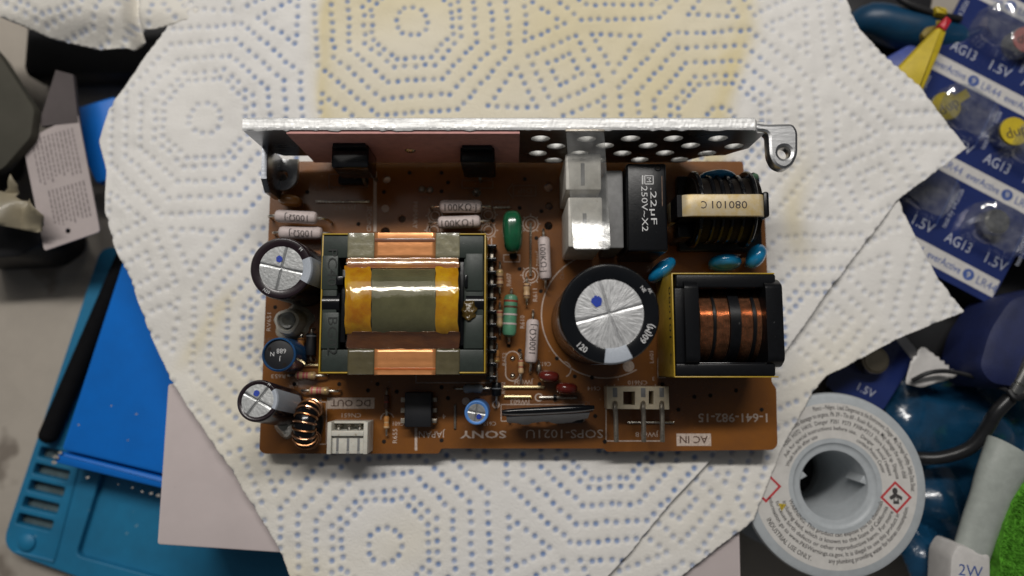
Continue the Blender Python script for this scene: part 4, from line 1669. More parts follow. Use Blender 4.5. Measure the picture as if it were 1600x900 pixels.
so = o.modifiers.new('film', 'SOLIDIFY'); so.thickness = .22 * K; so.offset = 0
sb = o.modifiers.new('soft', 'SUBSURF'); sb.levels = sb.render_levels = 2
g = G()
A, B = L0[0], L1[0]
g.box(A[0], B[0], A[1] - .25, A[1] + .3, A[2] - .5, A[2] + .1, M_solderdull, r=.1)
bsub('clamp_edge', g, o)
# ================================================================== HEATSINK
YF = W(780, 203.5, 27)[1]
YB = W(780, 184, 27)[1]
XL, XR = W(379, 190, 27)[0], W(1180, 190, 27)[0]
TH = YB - YF


def WY(u, v, y=YF):
    """x, z of the point of the upright plane y seen at a pixel"""
    cx, cy = (u - 800) / FPX, -(v - 450) / FPX
    dx, dy, dz = cx, cy * CT + ST, cy * ST - CT
    t = y / dy
    return t * dx, HGT + t * dz


perf = []
for u, v in [(844.5, 217), (916.5, 218), (985, 217), (1052, 217), (1122, 217), (945, 228), (1012.5, 228), (1079, 228), (1147, 229),
             (869, 229), (840.5, 240), (905, 240), (972.5, 240), (1039, 239.5), (1105, 240), (865, 251), (932, 251), (999.5, 250), (1062, 250)]:
    perf.append(circ(*WY(u, v), 2.15, 22))
out = [(XL, 27), (XR, 27), (XR + 1.2, 24.8), (XR + 2.8, 24.6), (XR + 2.8, 14), (XR + .5, 11), (XR - 1, 8.5), (XR - 6.5, 8.5), (XR - 9.5, 3.6), (XR - 14, 2.6), (XL + 12, 2.6), (XL + 10, 8), (XL + 3, 8), (XL, 12)]
g = plate(out, perf, TH, M_plateshade, bev=.12, mw=M_litwall)
g.xf(Matrix.Translation((0, (YF + YB) / 2, 0)) @ Matrix.Rotation(PI / 2, 4, 'X'))
HS = bpart('heatsink', g, (0, 0, 0), label='aluminium heatsink plate with round vent holes')
WL[HS.name] = (0, 0, 0)
# rough sheared top edge: its own strip of torn metal
g = G()
nx_, ny_ = 420, 7
vs = []
r = np.random.RandomState(4)
prof = np.interp(np.arange(nx_ + 1), np.arange(0, nx_ + 1, 6), r.rand(nx_ // 6 + 1))
for i in range(nx_ + 1):
    for j in range(ny_ + 1):
        t = j / ny_
        x = XL + .1 + (XR - XL - .2) * i / nx_
        y = YF + .05 + (TH - .1) * t + (.04 * r.randn() if 0 < j < ny_ else 0) + (-.28 * prof[i] ** 3 if j == 0 else .12 * (r.rand() - .5) if j == ny_ else 0)
        z = 27.12 + (.035 * r.randn() + .10 * prof[i] if 0 < j < ny_ else -.22)
        vs.append((x, y, z))
fs = [[i * (ny_ + 1) + j, (i + 1) * (ny_ + 1) + j, (i + 1) * (ny_ + 1) + j + 1, i * (ny_ + 1) + j + 1] for i in range(nx_) for j in range(ny_)]
g.add(vs, fs, M_alucut)
bsub('sheared_edge', g, HS)
# right mounting ear, folded flat
ZE = 25.2
ear = [W(*p, ZE) for p in [(1178, 190), (1196, 193), (1240, 192), (1248, 204), (1248, 240), (1240, 258), (1226, 266), (1210, 259), (1202, 243), (1200, 207), (1178, 205)]]
hc = W(1226, 238, ZE)
g = plate(roundpoly(ear, 1.0, 4), [circ(*hc, 1.30, 24)], 3.4, M_alu, bev=.75)
g.xf(Matrix.Translation((0, 0, ZE - 1.7)))
bsub('mounting_ear', g, HS)
g = G()
for i in range(4):
    g.lathe([(2.05, ZE - 2.6 + .4 * i), (1.72, ZE - 2.4 + .4 * i), (2.05, ZE - 2.2 + .4 * i)], M_alu, 24, (hc[0], hc[1], 0))
bsub('screw_thread', g, HS)
# left side flange and foot lug
g = G()
fo = [(YF + .5, 14.8), (YF - 7.5, 14.8), (YF - 10.2, 12.0), (YF - 10.2, 5), (YF - 6, 2.2), (YF + .5, 2.2)]
g.prism([(p[0], p[1]) for p in fo], -.7, .7, M_plateshade, bev=.2)
g.xf(Matrix.Translation((XL + .75, 0, 0)) @ Matrix(((0, 0, 1, 0), (1, 0, 0, 0), (0, 1, 0, 0), (0, 0, 0, 1))))
bsub('side_flange', g, HS)
for (cu, cv, ru, lab) in [(441, 274, 24, 'l'), (1170, 268, 24, 'r')]:
    zl = 5.0
    c = W(cu, cv, zl)
    R = ru * PX(cu, cv, zl)
    pts = [(c[0] - R, YF + .2), (c[0] - R, c[1])] + [(c[0] + R * math.cos(a), c[1] + R * math.sin(a)) for a in np.linspace(PI, 2 * PI, 16)[1:-1]] + [(c[0] + R, c[1]), (c[0] + R, YF + .2)]
    g = plate(pts, [circ(c[0], c[1], R * .36, 20)], 1.3, M_alu, bev=.2)
    g.xf(Matrix.Translation((0, 0, zl - .65)))
    g.lathe([(R * .36, zl - 2), (R * .36, zl - .2), (R * .62, zl - .02), (R * .66, zl + .02)], M_alu, 24, (c[0], c[1], 0))
    if lab == 'r':
        continue
    bsub('foot_lug', g, HS)
    g = G()
    g.cyl((c[0] - .6, c[1] - .5), R * .35, .05, 3.4, M_solderdull, 16)
    bsub('foot_post', g, HS)
# thermal pad
x0, x1 = WY(449, 206)[0], WY(812, 206)[0]
g = G()
g.box(x0, x1, YF - .65, YF - .02, 4.5, 26.6, M_pink, r=.06)
bpart('thermal_pad', g, (0, 0, 0), label='pink thermal pad on the heatsink')
x, z = WY(641, 235, YF - .65)
g = G()
g.lathe([(0, .55), (.8, .45), (1.3, .05)], M_solder, 20)
g.xf(Matrix.Rotation(PI / 2, 4, 'X'))
bpart('rivet', g, (x, YF - .65, z))



def to220(u0, u1, zt, zb, dep, label):
    x0, x1 = WY(u0, 235, YF - dep)[0], WY(u1, 235, YF - dep)[0]
    xc = (x0 + x1) / 2
    g = G()
    g.box(x0 - xc, x1 - xc, -dep, -.7, zb, zt, M_blkgl if dep > 5 else M_blk, r=.5, seg=3)
    g.box(x0 - xc + .5, x1 - xc - .5, -1.6, -.68, zt - 1, zt + 1.2, M_chip, r=.2)
    o = bpart('power_transistor', g, (xc, YF, 0), label=label)
    for s in (-2.5, 0, 2.5):
        gl = G()
        gl.tube([(s, -dep * .55, zb + .2), (s, -dep * .55, zb - 2), (s, -dep * .55 - (1.8 if s == 0 else .6), 2.5), (s, -dep * .55 - (1.8 if s == 0 else .6), -.4)], .42, M_solderdull, 8)
        bsub('lead', gl, o)
    return o


to220(493, 556, 19, 9, 6.0, 'glossy black power transistor on the left of the pink pad')
to220(714, 771, 17.5, 4, 4.4, 'flat black power transistor at the right end of the pink pad')
g = G(); x, y = W(551, 281, 2)
g.box(-3.6, 3.6, -1.0, 1.0, .05, 2.4, M_chip, r=.3)
o = bpart('transistor_socket', g, (x, y, 0))
g = G(); x, y = W(744, 298, 2)
g.lathe([(1.1, .03), (.7, .5), (.45, 1.4), (0, 1.5)][::-1], M_solderdull, 14)
bpart('solder_dome', g, (x, y, 0))
for u, v in [(659, 296), (672, 297)]:
    g = G(); x, y = W(u, v)
    g.lathe([(.9, .03), (.6, .5), (0, .9)][::-1], M_solderdull, 12)
    bpart('solder_dome', g, (x, y, 0))

pad_me = None
rp = random.Random(17)
spots = [(700, 285), (690, 299), (770, 345), (812, 325), (846, 330), (838, 372), (812, 420), (845, 455), (762, 415), (795, 540), (812, 548), (843, 600), (870, 560),
         (898, 588), (925, 590), (690, 605), (700, 622), (620, 612), (590, 600), (575, 610), (530, 600), (690, 688), (600, 690), (460, 600), (468, 622), (430, 480),
         (1060, 640), (1085, 620), (1110, 618), (1190, 640), (1150, 610), (930, 650), (945, 690), (1035, 600), (480, 300), (600, 300), (640, 270), (690, 270), (820, 280), (560, 350)]
for u, v in spots:
    x, y = W(u, v)
    if pad_me is None:
        g = G()
        g.lathe([(0, .09), (.30, .07), (.52, .035), (.52, .01)], M_hole, 12)
        pad_me = bpart('lead_hole', g, (x, y, 0)).data
    else:
        bpart('lead_hole', None, (x, y, 0), mesh=pad_me)

# ================================================================== MAIN TRANSFORMER
HT = 17.0
kx = PX(628, 474, HT)
tc_ = W(628, 474, HT)
def T(u, v, h=HT):
    q = W(u, v, h)
    return q[0] - tc_[0], q[1] - tc_[1]
xa, ya = T(500, 581); xb, yb = T(757, 367)
def tb(g, u0, v0, u1, v1, z0, z1, m, r=.15, h=HT):
    a, b = T(u0, v1, h), T(u1, v0, h)
    return g.box(a[0], b[0], a[1], b[1], z0, z1, m, r=r)
TR = empty('x', (0, 0, 0), None, None) if False else None
g = G()
tb(g, 501, 368, 756, 403, 3, HT, M_ferrite, .3)
tb(g, 501, 546, 756, 581, 3, HT, M_ferrite, .3)
g2 = G()
tb(g2, 501, 403.5, 528, 545.5, 3, HT - .02, M_ferrite, .3)
tb(g2, 724, 403.5, 756, 545.5, 3, HT - .02, M_ferrite, .3)
g.v += g2.v; o_ = len(g.v) - len(g2.v); g.f += [[i + o_ for i in f] for f in g2.f]; g.m += g2.m
TRF = bpart('transformer', g, (tc_[0], tc_[1], 0), label='main transformer wound in yellow and grey tape with copper foil belt')
# raised ferrite pads beside the bobbin, glossy end plugs
for (u0, v0, u1, v1, dz, m, nm) in [(727, 396, 755, 455, .35, M_ferrite, 'core_pad'), (726, 492, 755, 545, .25, M_ferrite, 'core_pad'),
                                    (502, 488, 530, 545, .25, M_ferrite, 'core_pad'), (502, 399, 529, 453, .2, M_ferrite, 'core_pad')]:
    g = G(); tb(g, u0, v0, u1, v1, HT - 2, HT + dz, m, .25); bsub(nm, g, TRF)
for (u0, u1) in [(503, 531), (728, 756)]:
    g = G()
    a, b = T(u0, 490), T(u1, 456)
    yc, rr = (a[1] + b[1]) / 2, (b[1] - a[1]) / 2
    g.lathe([(0, a[0]), (rr, a[0]), (rr, b[0]), (0, b[0])][::-1], M_blkgl, 28, (0, yc, HT - rr * .78), axis='x')
    bsub('core_leg', g, TRF)
# black bobbin body in the window and its flanges
g = G()
tb(g, 528, 404, 724, 545, 2, HT - 5, M_blk, .2)
tb(g, 530, 420, 541, 535, HT - 6, HT - .6, M_blk, .2)
tb(g, 715, 408, 725, 540, HT - 6, HT - .8, M_blk, .2)
tb(g, 726, 430, 731, 450, HT - 3, HT + 1.0, M_blkgl, .2)
tb(g, 526, 432, 538, 446, HT - 3, HT + .9, M_blkgl, .2)
bsub('bobbin', g, TRF)
# yellow tape round the core's sides
g = G()
t_ = .35
for (p, q, rr_, ss) in [(xa - t_, xb + t_, yb + .02, yb + t_), (xa - t_, xb + t_, ya - t_, ya - .02)]:
    g.box(p, q, rr_, ss, 6, HT + .12, M_yelltape, r=.1)
for (p, q) in [(xa - t_, xa - .02), (xb + .02, xb + t_)]:
    g.box(p, q, ya, yb, 6, HT + .12, M_yelltape, r=.1)
bsub('edge_tape', g, TRF)
# copper foil belt and olive tapes over the bars, running over the edge
for (v0, v1, s) in [(368, 404, 1), (545, 581, -1)]:
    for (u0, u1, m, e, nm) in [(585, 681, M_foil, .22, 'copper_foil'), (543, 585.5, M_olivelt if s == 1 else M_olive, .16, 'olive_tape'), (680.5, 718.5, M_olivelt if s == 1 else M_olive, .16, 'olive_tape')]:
        g = G()
        a, b = T(u0, v1), T(u1, v0)
        n = 14
        edge = b[1] + t_ + e if s == 1 else a[1] - t_ - e
        rows = []
        ys = list(np.linspace(a[1] if s == 1 else b[1], edge, 8))
        pts = [(y_, HT + e + .05 * math.sin(3 * y_)) for y_ in ys] + [(edge + .12 * s, HT + e - .35), (edge + .12 * s, 7)]
        vs = []
        for i in range(n + 1):
            x_ = a[0] + (b[0] - a[0]) * i / n
            for (y_, z_) in pts:
                vs.append((x_, y_, z_ + .04 * math.sin(2.1 * x_ + y_)))
        m_ = len(pts)
        fs = [[i * m_ + j, (i + 1) * m_ + j, (i + 1) * m_ + j + 1, i * m_ + j + 1] for i in range(n) for j in range(m_ - 1)]
        g.add(vs, fs, m)
        if nm == 'olive_tape':
            lip = G()
        o = bsub(nm, g, TRF)
        so = o.modifiers.new('t', 'SOLIDIFY'); so.thickness = .08 * K; so.offset = 0
for (v0, v1) in [(372.5, 378.5), (574.5, 578)]:
    g = G()
    a, b = T(585.5, v1), T(680.5, v0)
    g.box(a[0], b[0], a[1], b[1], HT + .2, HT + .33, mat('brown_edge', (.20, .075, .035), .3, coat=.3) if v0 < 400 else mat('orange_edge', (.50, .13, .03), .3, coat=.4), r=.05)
    bsub('foil_edge', g, TRF)
# winding: a hump between the two bars, taped in strips
hump = [(402.5, 17.25), (408, 17.2), (414, 17.4), (419, 18.0), (425, 18.9), (432, 20.1), (440, 20.75), (450, 21.2), (462, 21.5), (476, 21.55), (490, 21.2), (502, 20.6), (511, 19.8),
        (518, 18.9), (523, 18.2), (529, 17.8), (537, 17.5), (546, 17.25)]


def hump_piece(us, i0, i1, m, nm, lift=0.0, wav=.10, taper=True):
    g = G()
    n = 22
    P = hump[i0:i1 + 1]
    vs = []
    r = random.Random(int(us[0] * 7 + i0))
    ph = [r.random() * 6 for _ in range(4)]
    for i in range(n + 1):
        u = us[0] + (us[1] - us[0]) * i / n
        for j, (v, z) in enumerate(P):
            uu = u
            if taper:
                uu = 628 + (u - 628) * (1 - .035 * (z - 17.2) / 4.3 * 0)
            if i in (0, n):
                uu += 1.1 * math.sin(v * .21 + ph[3]) + .8 * math.sin(v * .53 + ph[1])
            x, y = T(uu, v, z)
            d = max(0, abs(u - 628) - 78) / 14.0
            vs.append((x, y, z + lift - .55 * d * d * (z > 17.6) + wav * math.sin(.9 * x + ph[0]) * math.sin(.5 * y + ph[1]) + wav * .5 * math.sin(2.3 * x + 1.1 * y + ph[2])))
    m_ = len(P)
    fs = [[i * m_ + j, i * m_ + j + 1, (i + 1) * m_ + j + 1, (i + 1) * m_ + j] for i in range(n) for j in range(m_ - 1)]
    g.add(vs, fs, m)
    o = bsub(nm, g, TRF)
    so = o.modifiers.new('t', 'SOLIDIFY'); so.thickness = .15 * K; so.offset = -1
    sb = o.modifiers.new('s', 'SUBSURF'); sb.levels = sb.render_levels = 1
    return o


hump_piece((579.5, 680.5), 3, 14, M_grnfilm, 'winding_tape', wav=.04)
hump_piece((538, 580), 2, 14, M_yellfilm, 'yellow_tape', wav=.12)
hump_piece((680, 716), 2, 14, M_yellfilm, 'yellow_tape', wav=.12)
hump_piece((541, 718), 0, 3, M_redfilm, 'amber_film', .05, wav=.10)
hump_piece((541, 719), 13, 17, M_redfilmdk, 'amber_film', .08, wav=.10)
hump_piece((540, 718), 0, 17, M_overtape, 'clear_tape', .38, wav=.06)
# stamped letters in the ferrite
g = G()
for s, u, v, h_, w_ in [('PC40', 520, 418, 15, 58), ('BG02', 520, 525, 15, 58)]:
    x, y = T(u, v)
    put_text(g, s, x, y, HT + .30, h_ * kx, -90, M_ferritecut, w_ * kx)
bsub('stamped_letters', g, TRF, flat=True)
# drop of varnish with trapped bubbles
x, y = T(733, 486)
g = G()
bm = bmesh.new(); bmesh.ops.create_icosphere(bm, subdivisions=4, radius=1)
for q in bm.verts:
    f = 1 + .10 * math.sin(5 * q.co.x + 2) * math.sin(6 * q.co.y) + .08 * math.sin(9 * q.co.y + 3 * q.co.z)
    q.co = Vector((x + q.co.x * 1.7 * f, y + q.co.y * 2.4 * f, HT + .3 + q.co.z * .9 * f))
g.bm(bm, M_varnish)
bsub('varnish_drop', g, TRF)
# bobbin pins with black stand-offs down the right side
for i in range(11):
    v = 386 + i * 20.4
    x, y = W(768, v, 4)
    lx_, ly_ = x - tc_[0], y - tc_[1]
    g = G()
    g.box(-1.3, 1.3, -.45, .45, .05, 5.4, M_blkgl, r=.2)
    o = bsub('stand_off', g, TRF, (lx_, ly_, 0)) if i == 0 else bsub('stand_off', None, TRF, (lx_, ly_, 0), mesh=so_mesh)
    so_mesh = o.data
g = G()
x, y = W(768, 490, 2.6)
g.box(-.42, .42, -16.6, 16.6, .06, 3.2, M_solderdull, r=.15)
bsub('pin_rail', g, TRF, (x - tc_[0], y - tc_[1], 0))
g = G()
a, b = T(505, 575, 0), T(752, 372, 0)
g.box(a[0], b[0], a[1], b[1], .06, 5, M_blk, r=.3)
bsub('bobbin_base', g, TRF)

# ================================================================== COMMON MODE CHOKE (yellow tape, four copper windings)
HC = 20.0
cc = W(1132, 507, HC)
def Cc(u, v, h=HC):
    q = W(u, v, h)
    return q[0] - cc[0], q[1] - cc[1]
def cb(g, u0, v0, u1, v1, z0, z1, m, r=.2, h=HC):
    a, b = Cc(u0, v1, h), Cc(u1, v0, h)
    return g.box(a[0], b[0], a[1], b[1], z0, z1, m, r=r, seg=3)
g = G()
cb(g, 1056, 428, 1212, 450, 4, HC, M_blk, .5)
cb(g, 1056, 567, 1212, 588, 4, HC, M_blk, .5)
cb(g, 1056.2, 449, 1074, 568, 4, HC - .1, M_blk, .4)
cb(g, 1205, 449, 1212, 568, 4, HC - .1, M_blk, .4)
cb(g, 1060, 432, 1208, 584, .2, 6, M_blk, .4)
CH = bpart('common_mode_choke', g, (cc[0], cc[1], 0), label='black choke with yellow tape round it and four copper windings')
g = G()
a, b = Cc(1053.5, 590), Cc(1211, 426)
for q in [(a[0], a[0] + .32, a[1], b[1]), (a[0], b[0], b[1] - .3, b[1]), (a[0], b[0], a[1], a[1] + .3)]:
    g.box(*q, 3, HC - .25, M_yelltape, r=.12)
bsub('yellow_tape', g, CH)
g = G()
P, F = text_geo('080101  C', 1.9, 17.5)
g.add([(a[0] - .03, -p[0] * 1.0 + (a[1] + b[1]) / 2, HC - 2.6 - 0 * p[1] - p[1] * 1.0) for p in P], F, M_resmark)
bsub('print', g, CH, flat=True)
for (u0, u1, zt) in [(1073, 1091.5, 21.6), (1201, 1222, 21.4)]:
    g = G()
    q0, q1 = Cc(u0, 574, zt), Cc(u1, 434, zt)
    poly_ = roundpoly([(q0[1], 6), (q1[1], 6), (q1[1], zt - 2.5), (q1[1] - 1.6, zt), (q0[1] + 1.6, zt), (q0[1], zt - 2.5)], .8, 4)
    g.prism(poly_, 0, q1[0] - q0[0], M_blk, bev=.25)
    g.xf(Matrix.Translation((q0[0], 0, 0)) @ Matrix(((0, 0, 1, 0), (1, 0, 0, 0), (0, 1, 0, 0), (0, 0, 0, 1))))
    bsub('flange', g, CH)
yc = Cc(1140, 506, 14)[1]
RW = 8.8
for (u0, u1) in [(1091, 1112.5), (1116.5, 1138), (1154.5, 1174), (1179, 1199)]:
    x0, x1 = Cc(u0, 500, 17.0)[0], Cc(u1, 500, 17.0)[0]
    g = G()
    prof = []
    nt_ = 9
    for i in range(nt_):
        for t in np.linspace(0, 1, 5)[:-1]:
            prof.append((RW - .24 + .24 * math.sin(PI * t), x0 + (x1 - x0) * (i + t) / nt_))
    prof.append((RW - .24, x1))
    g.lathe(prof[::-1], M_copper, 64, (0, yc, HC - 10.2), axis='x')
    bsub('copper_winding', g, CH)
for (u0, u1, zz_) in [(1112.7, 1116.3, 9.2), (1138.2, 1154.3, 9.6), (1174.2, 1178.8, 9.2)]:
    x0, x1 = Cc(u0, 500, 17.5)[0], Cc(u1, 500, 17.5)[0]
    g = G()
    g.lathe([(0, x0), (zz_, x0), (zz_, x1), (0, x1)][::-1], M_blk, 56, (0, yc, HC - 10.2), axis='x')
    bsub('divider', g, CH)
g = G()
a, b = Cc(1080, 571, HC - 1), Cc(1202, 566, HC - 1)
g.box(a[0], b[0], a[1], b[1], HC - 2, HC - .4, M_blkgl, r=.25)
bsub('end_bar', g, CH)

# ================================================================== LINE FILTER (cream band printed 080101)
HF = 20.5
fc = W(1128, 321, HF)
def Fc(u, v, h=HF):
    q = W(u, v, h)
    return q[0] - fc[0], q[1] - fc[1]
a, b = Fc(1060, 337.5), Fc(1196, 303)
g = G()
g.prism([(a[1], 0)] and roundpoly([(a[0], a[1]), (b[0], a[1]), (b[0], b[1]), (a[0], b[1])], .2), 13, HF - 1.0, M_blk)
LF = bpart('line_filter', g, (fc[0], fc[1], 0), label='black line filter coil with a cream band printed 080101 C')
# the band bends over its ends
g = G()
n = 6
prof = [(a[0] + .02, 8), (a[0] + .02, HF - 3.6)] + [(a[0] + 3.6 - 3.58 * math.cos(t), HF - 3.6 + 3.6 * math.sin(t)) for t in np.linspace(0, PI / 2, 9)[1:]] + \
       [(b[0] - 1.6 + 1.6 * math.sin(t), HF - 1.6 + 1.6 * math.cos(t)) for t in np.linspace(0, PI / 2, 7)] + [(b[0], 9)]
vs = []
for x, z in prof:
    vs += [(x, a[1], z), (x, b[1], z)]
g.add(vs, [[2 * i, 2 * i + 2, 2 * i + 3, 2 * i + 1] for i in range(len(prof) - 1)], M_band)
o = bsub('core_band', g, LF)
so = o.modifiers.new('t', 'SOLIDIFY'); so.thickness = 1.2 * K; so.offset = -1
bv = o.modifiers.new('b', 'BEVEL'); bv.width = .2 * K; bv.segments = 2; bv.limit_method = 'ANGLE'
g = G()
k = PX(1140, 320, HF)
x, y = Fc(1140, 320); put_text(g, '080101', x, y, HF + .05, 12 * k, 180, M_resmark, 55 * k)
x, y = Fc(1100, 320); put_text(g, 'C', x, y, HF + .05, 12 * k, 180, M_resmark, 9 * k)
bsub('print', g, LF, flat=True)
g = G(); q0, q1 = Fc(1192, 340, 19), Fc(1200, 300, 19)
g.box(q0[0], q1[0], q0[1], q1[1], 9, HF - .6, M_blk, r=.6)
bsub('end_cap', g, LF)
# bobbin: round dividers on an axis along x with dark windings between
xs = [1086, 1107, 1121, 1135, 1152, 1168]
g = G()
x0, x1 = Fc(1078, 320, 10)[0], Fc(1176, 320, 10)[0]
g.lathe([(0, x0), (7.7, x0), (7.7, x1), (0, x1)][::-1], M_copdark if False else mat('dark_winding', (.008, .006, .005), .5, spec=.15), 48, (0, Fc(1120, 328, 10)[1], 9.4), axis='x')
bsub('winding', g, LF)
for u in xs:
    g = G()
    x0 = Fc(u, 320, 12)[0]
    R = 9.2 if u in (1086, 1168) else 8.3
    g.lathe([(0, -.45), (R - .2, -.45), (R, -.25), (R, .25), (R - .2, .45), (0, .45)][::-1], M_blkgl, 56, (0, 0, 0), axis='x')
    bsub('divider', g, LF, (x0, Fc(1120, 327, 10)[1], 9.4))
g = G()
q0, q1 = Fc(1062, 398, 3), Fc(1188, 274, 3)
g.box(q0[0], q1[0], q0[1] + 1, q1[1], .06, 2.6, M_blk, r=.4)
q0, q1 = Fc(1058, 372, 12), Fc(1082, 338, 12)
g.box(q0[0], q1[0], q0[1], q1[1], 1, 12.5, M_blk, r=.8)
q0, q1 = Fc(1082, 302, 12), Fc(1092, 275, 12)
g.box(q0[0], q1[0], q0[1], q1[1], 1, 11, M_blkgl, r=.6)
q0, q1 = Fc(1160, 302, 12), Fc(1172, 276, 12)
g.box(q0[0], q1[0], q0[1], q1[1], 1, 11, M_blkgl, r=.6)
bsub('bobbin_base', g, LF)

# ================================================================== TOROID, CONNECTORS, CHIP, HYBRID
x, y = W(478, 664, 8)
g = G()
R1, R2, zc = 5.2, 2.3, 5.4
bm = bmesh.new()
def torus(g, R, r, m, n1=40, n2=14, sq=1.0):
    vs, fs = [], []
    for i in range(n1):
        a = 2 * PI * i / n1
        for j in range(n2):
            b_ = 2 * PI * j / n2
            vs.append((r * sq * math.sin(b_), (R + r * math.cos(b_)) * math.cos(a), (R + r * math.cos(b_)) * math.sin(a)))
    for i in range(n1):
        for j in range(n2):
            fs.append([i * n2 + j, i * n2 + (j + 1) % n2, ((i + 1) % n1) * n2 + (j + 1) % n2, ((i + 1) % n1) * n2 + j])
    return g.add(vs, fs, m)
torus(g, 3.7, 2.0, M_blkgl, sq=1.28)
TO = bpart('toroid_coil', g, (x, y, zc + .1), (0, 0, R_(-4)), label='small copper wound ring coil standing beside the DC OUT plug')
for i in range(12):
    a = PI * (i + .5) / 12 * 1.36 - .55
    g = G()
    pts = []
    for j in range(17):
        b_ = 2 * PI * j / 16
        pts.append(((1.9 * 1.25 + .32) * math.sin(b_), (3.7 + 2.2 * math.cos(b_)) * math.cos(a + .05 * math.sin(b_)), (3.7 + 2.2 * math.cos(b_)) * math.sin(a + .05 * math.sin(b_))))
    g.tube(pts, .27, M_copper if i % 2 else M_copdark, 7, smooth=False, caps=False)
    bsub('wire_turn', g, TO)

# white three pin plug, DC OUT
x, y = W(544, 684, 6)
k = PX(544, 684, 6)
w, d = 63 * k, 49 * k
g = G()
g.box(-w / 2, w / 2, -d / 2, d / 2, .06, 1.2, M_nylon, r=.15)
g.box(-w / 2, -w / 2 + 1.0, -d / 2, d / 2, 1.2, 7, M_nylon, r=.15)
g.box(w / 2 - 1.0, w / 2, -d / 2, d / 2, 1.2, 7, M_nylon, r=.15)
g.box(-w / 2 + .9, w / 2 - .9, -d / 2, .7, 1.1, 6.0, M_nylon, r=.15)
g.box(-w / 2 + 1.0, w / 2 - 1.0, .5, 1.7, 1.2, 7, M_nylon, r=.12)
g.box(-w / 2 + .9, w / 2 - .9, d / 2 - .5, d / 2, 1.2, 4.5, M_nylon, r=.1)
o = bpart('connector', g, (x, y, 0), label='white three pin plug marked CN651')
for i in (-1, 0, 1):
    g = G()
    g.tube([(0, 2.6, -.3), (0, 2.6, 4.6), (0, 2.2, 5.4), (0, 1.5, 5.6)], .38, M_solder, 8)
    bsub('pin', g, o, (i * 2.5, 0, 0))
    g = G()
    g.box(-.30, .30, -d / 2 + .5, -.1, 5.6, 6.04, M_boxg, r=.05)
    bsub('contact', g, o, (i * 2.5, 0, 0))
    g = G()
    g.box(-.30, .30, -d / 2 - .03, -d / 2 + .4, 1.6, 6.23, M_boxg, r=.02)
    bsub('contact_slot', g, o, (i * 2.5, 0, 0))

# mains plug with three long bent pins, AC IN
ZP = 6.0
pp = [W(*q, ZP) for q in [(948, 604), (1045, 604), (1046, 640), (949, 639)]]
hl = [[W(*q, ZP) for q in [(974, 612), (992, 612), (992, 633), (974, 633)]], [W(*q, ZP) for q in [(1014, 611), (1021, 611), (1021, 632), (1014, 632)]]]
g = plate(pp, hl, 5.6, M_nylony, bev=.15)
ctr = W(997, 622, ZP)
g.xf(Matrix.Translation((-ctr[0], -ctr[1], ZP - 2.8)))
o = bpart('connector', g, (ctr[0], ctr[1], 0), label='yellowed white plug marked CN610 with three long bent pins')
for u, du in [(961, 2), (1005, 1), (1034, 1)]:
    p0, p1, p2, p3 = W3(u, 627, 2), W3(u, 631, 6.4), W3(u + du * .5, 646, 6.7), W3(u + du, 690, 6.2)
    g = G()
    g.tube([(p[0] - ctr[0], p[1] - ctr[1], p[2]) for p in (p0, W3(u, 629, 5.4), p1, W3(u, 637, 6.9), p2, W3(u + du * .8, 670, 6.6), p3)], .58, M_solderdull, 10)
    bsub('pin', g, o)
    g = G()
    q = W3(u, 614, ZP)
    g.box(q[0] - ctr[0] - .55, q[0] - ctr[0] + .55, q[1] - ctr[1] - 1.0, q[1] - ctr[1] + 1.2, ZP - 1, ZP + .06, M_boxg, r=.03)
    bsub('pin_slot', g, o)

# optocoupler chip
x, y = W(653, 640, 4.5)
k = PX(653, 640, 4.5)
g = G()
g.box(-21 * k, 21 * k, -27 * k, 27 * k, 1.0, 4.6, M_chip, r=.35)
o = bpart('chip', g, (x, y, 0), label='black six pin chip')
for s in (-1, 1):
    for j in (-1, 0, 1):
        g = G()
        g.box(s * 21 * k - .1, s * 21 * k + s * 1.1, -.5, .5, 2.2, 2.6, M_solderdull, r=.08)
        g.box(s * 21 * k + s * .75, s * 21 * k + s * 1.1, -.4, .4, -.3, 2.5, M_solderdull, r=.08)
        bsub('pin', g, o, (0, j * 2.54 - .3, 0))

# standing hybrid module: black dipped comb over a grey substrate
zt = 13.5
A, B = Vector(W3(783, 645, zt)), Vector(W3(924, 638, zt))
c = (A + B) / 2
ang = math.atan2(B.y - A.y, B.x - A.x)
L = (B - A).length
g = G()
bm = bmesh.new()
bmesh.ops.create_uvsphere(bm, u_segments=40, v_segments=20, radius=1)
for q in bm.verts:
    p = q.co
    s = max(abs(p.x) ** 1.15, (abs(p.y) ** 2.2 + abs(p.z) ** 4 + abs(p.x) ** 6) ** (.3))
    p = p / max(s, 1e-6)
    q.co = Vector((p.x * L / 2, p.y * .85, zt - 1.7 + p.z * 1.7))
g.bm(bm, M_sleeve)
cb_ = W(854, 662, 0)
HY = bpart('hybrid_module', g, (cb_[0], cb_[1], 0), (R_(-19), 0, ang), label='black dipped standing module with grey underside')
g = G()
prof = [(-L / 2 + .6, 6.2), (-L / 2 + 2.5, 5.2), (-7, 4.8), (-6, 3.2), (-4.6, 2.9), (-3.6, 4.4), (-1.5, 5.2), (0.2, 5.0), (1.2, 3.4), (2.0, 2.8), (5.4, 2.8), (6.2, 3.4), (7.2, 5.0), (L / 2 - .6, 6.2), (L / 2 - .6, 11), (-L / 2 + .6, 11)]
g.prism(prof, -.75, .75, M_ceram, bev=.2)
g.xf(Matrix.Rotation(PI / 2, 4, 'X'))
g.xf(Matrix.Translation((0, -.1, 0)))
bsub('substrate', g, HY)
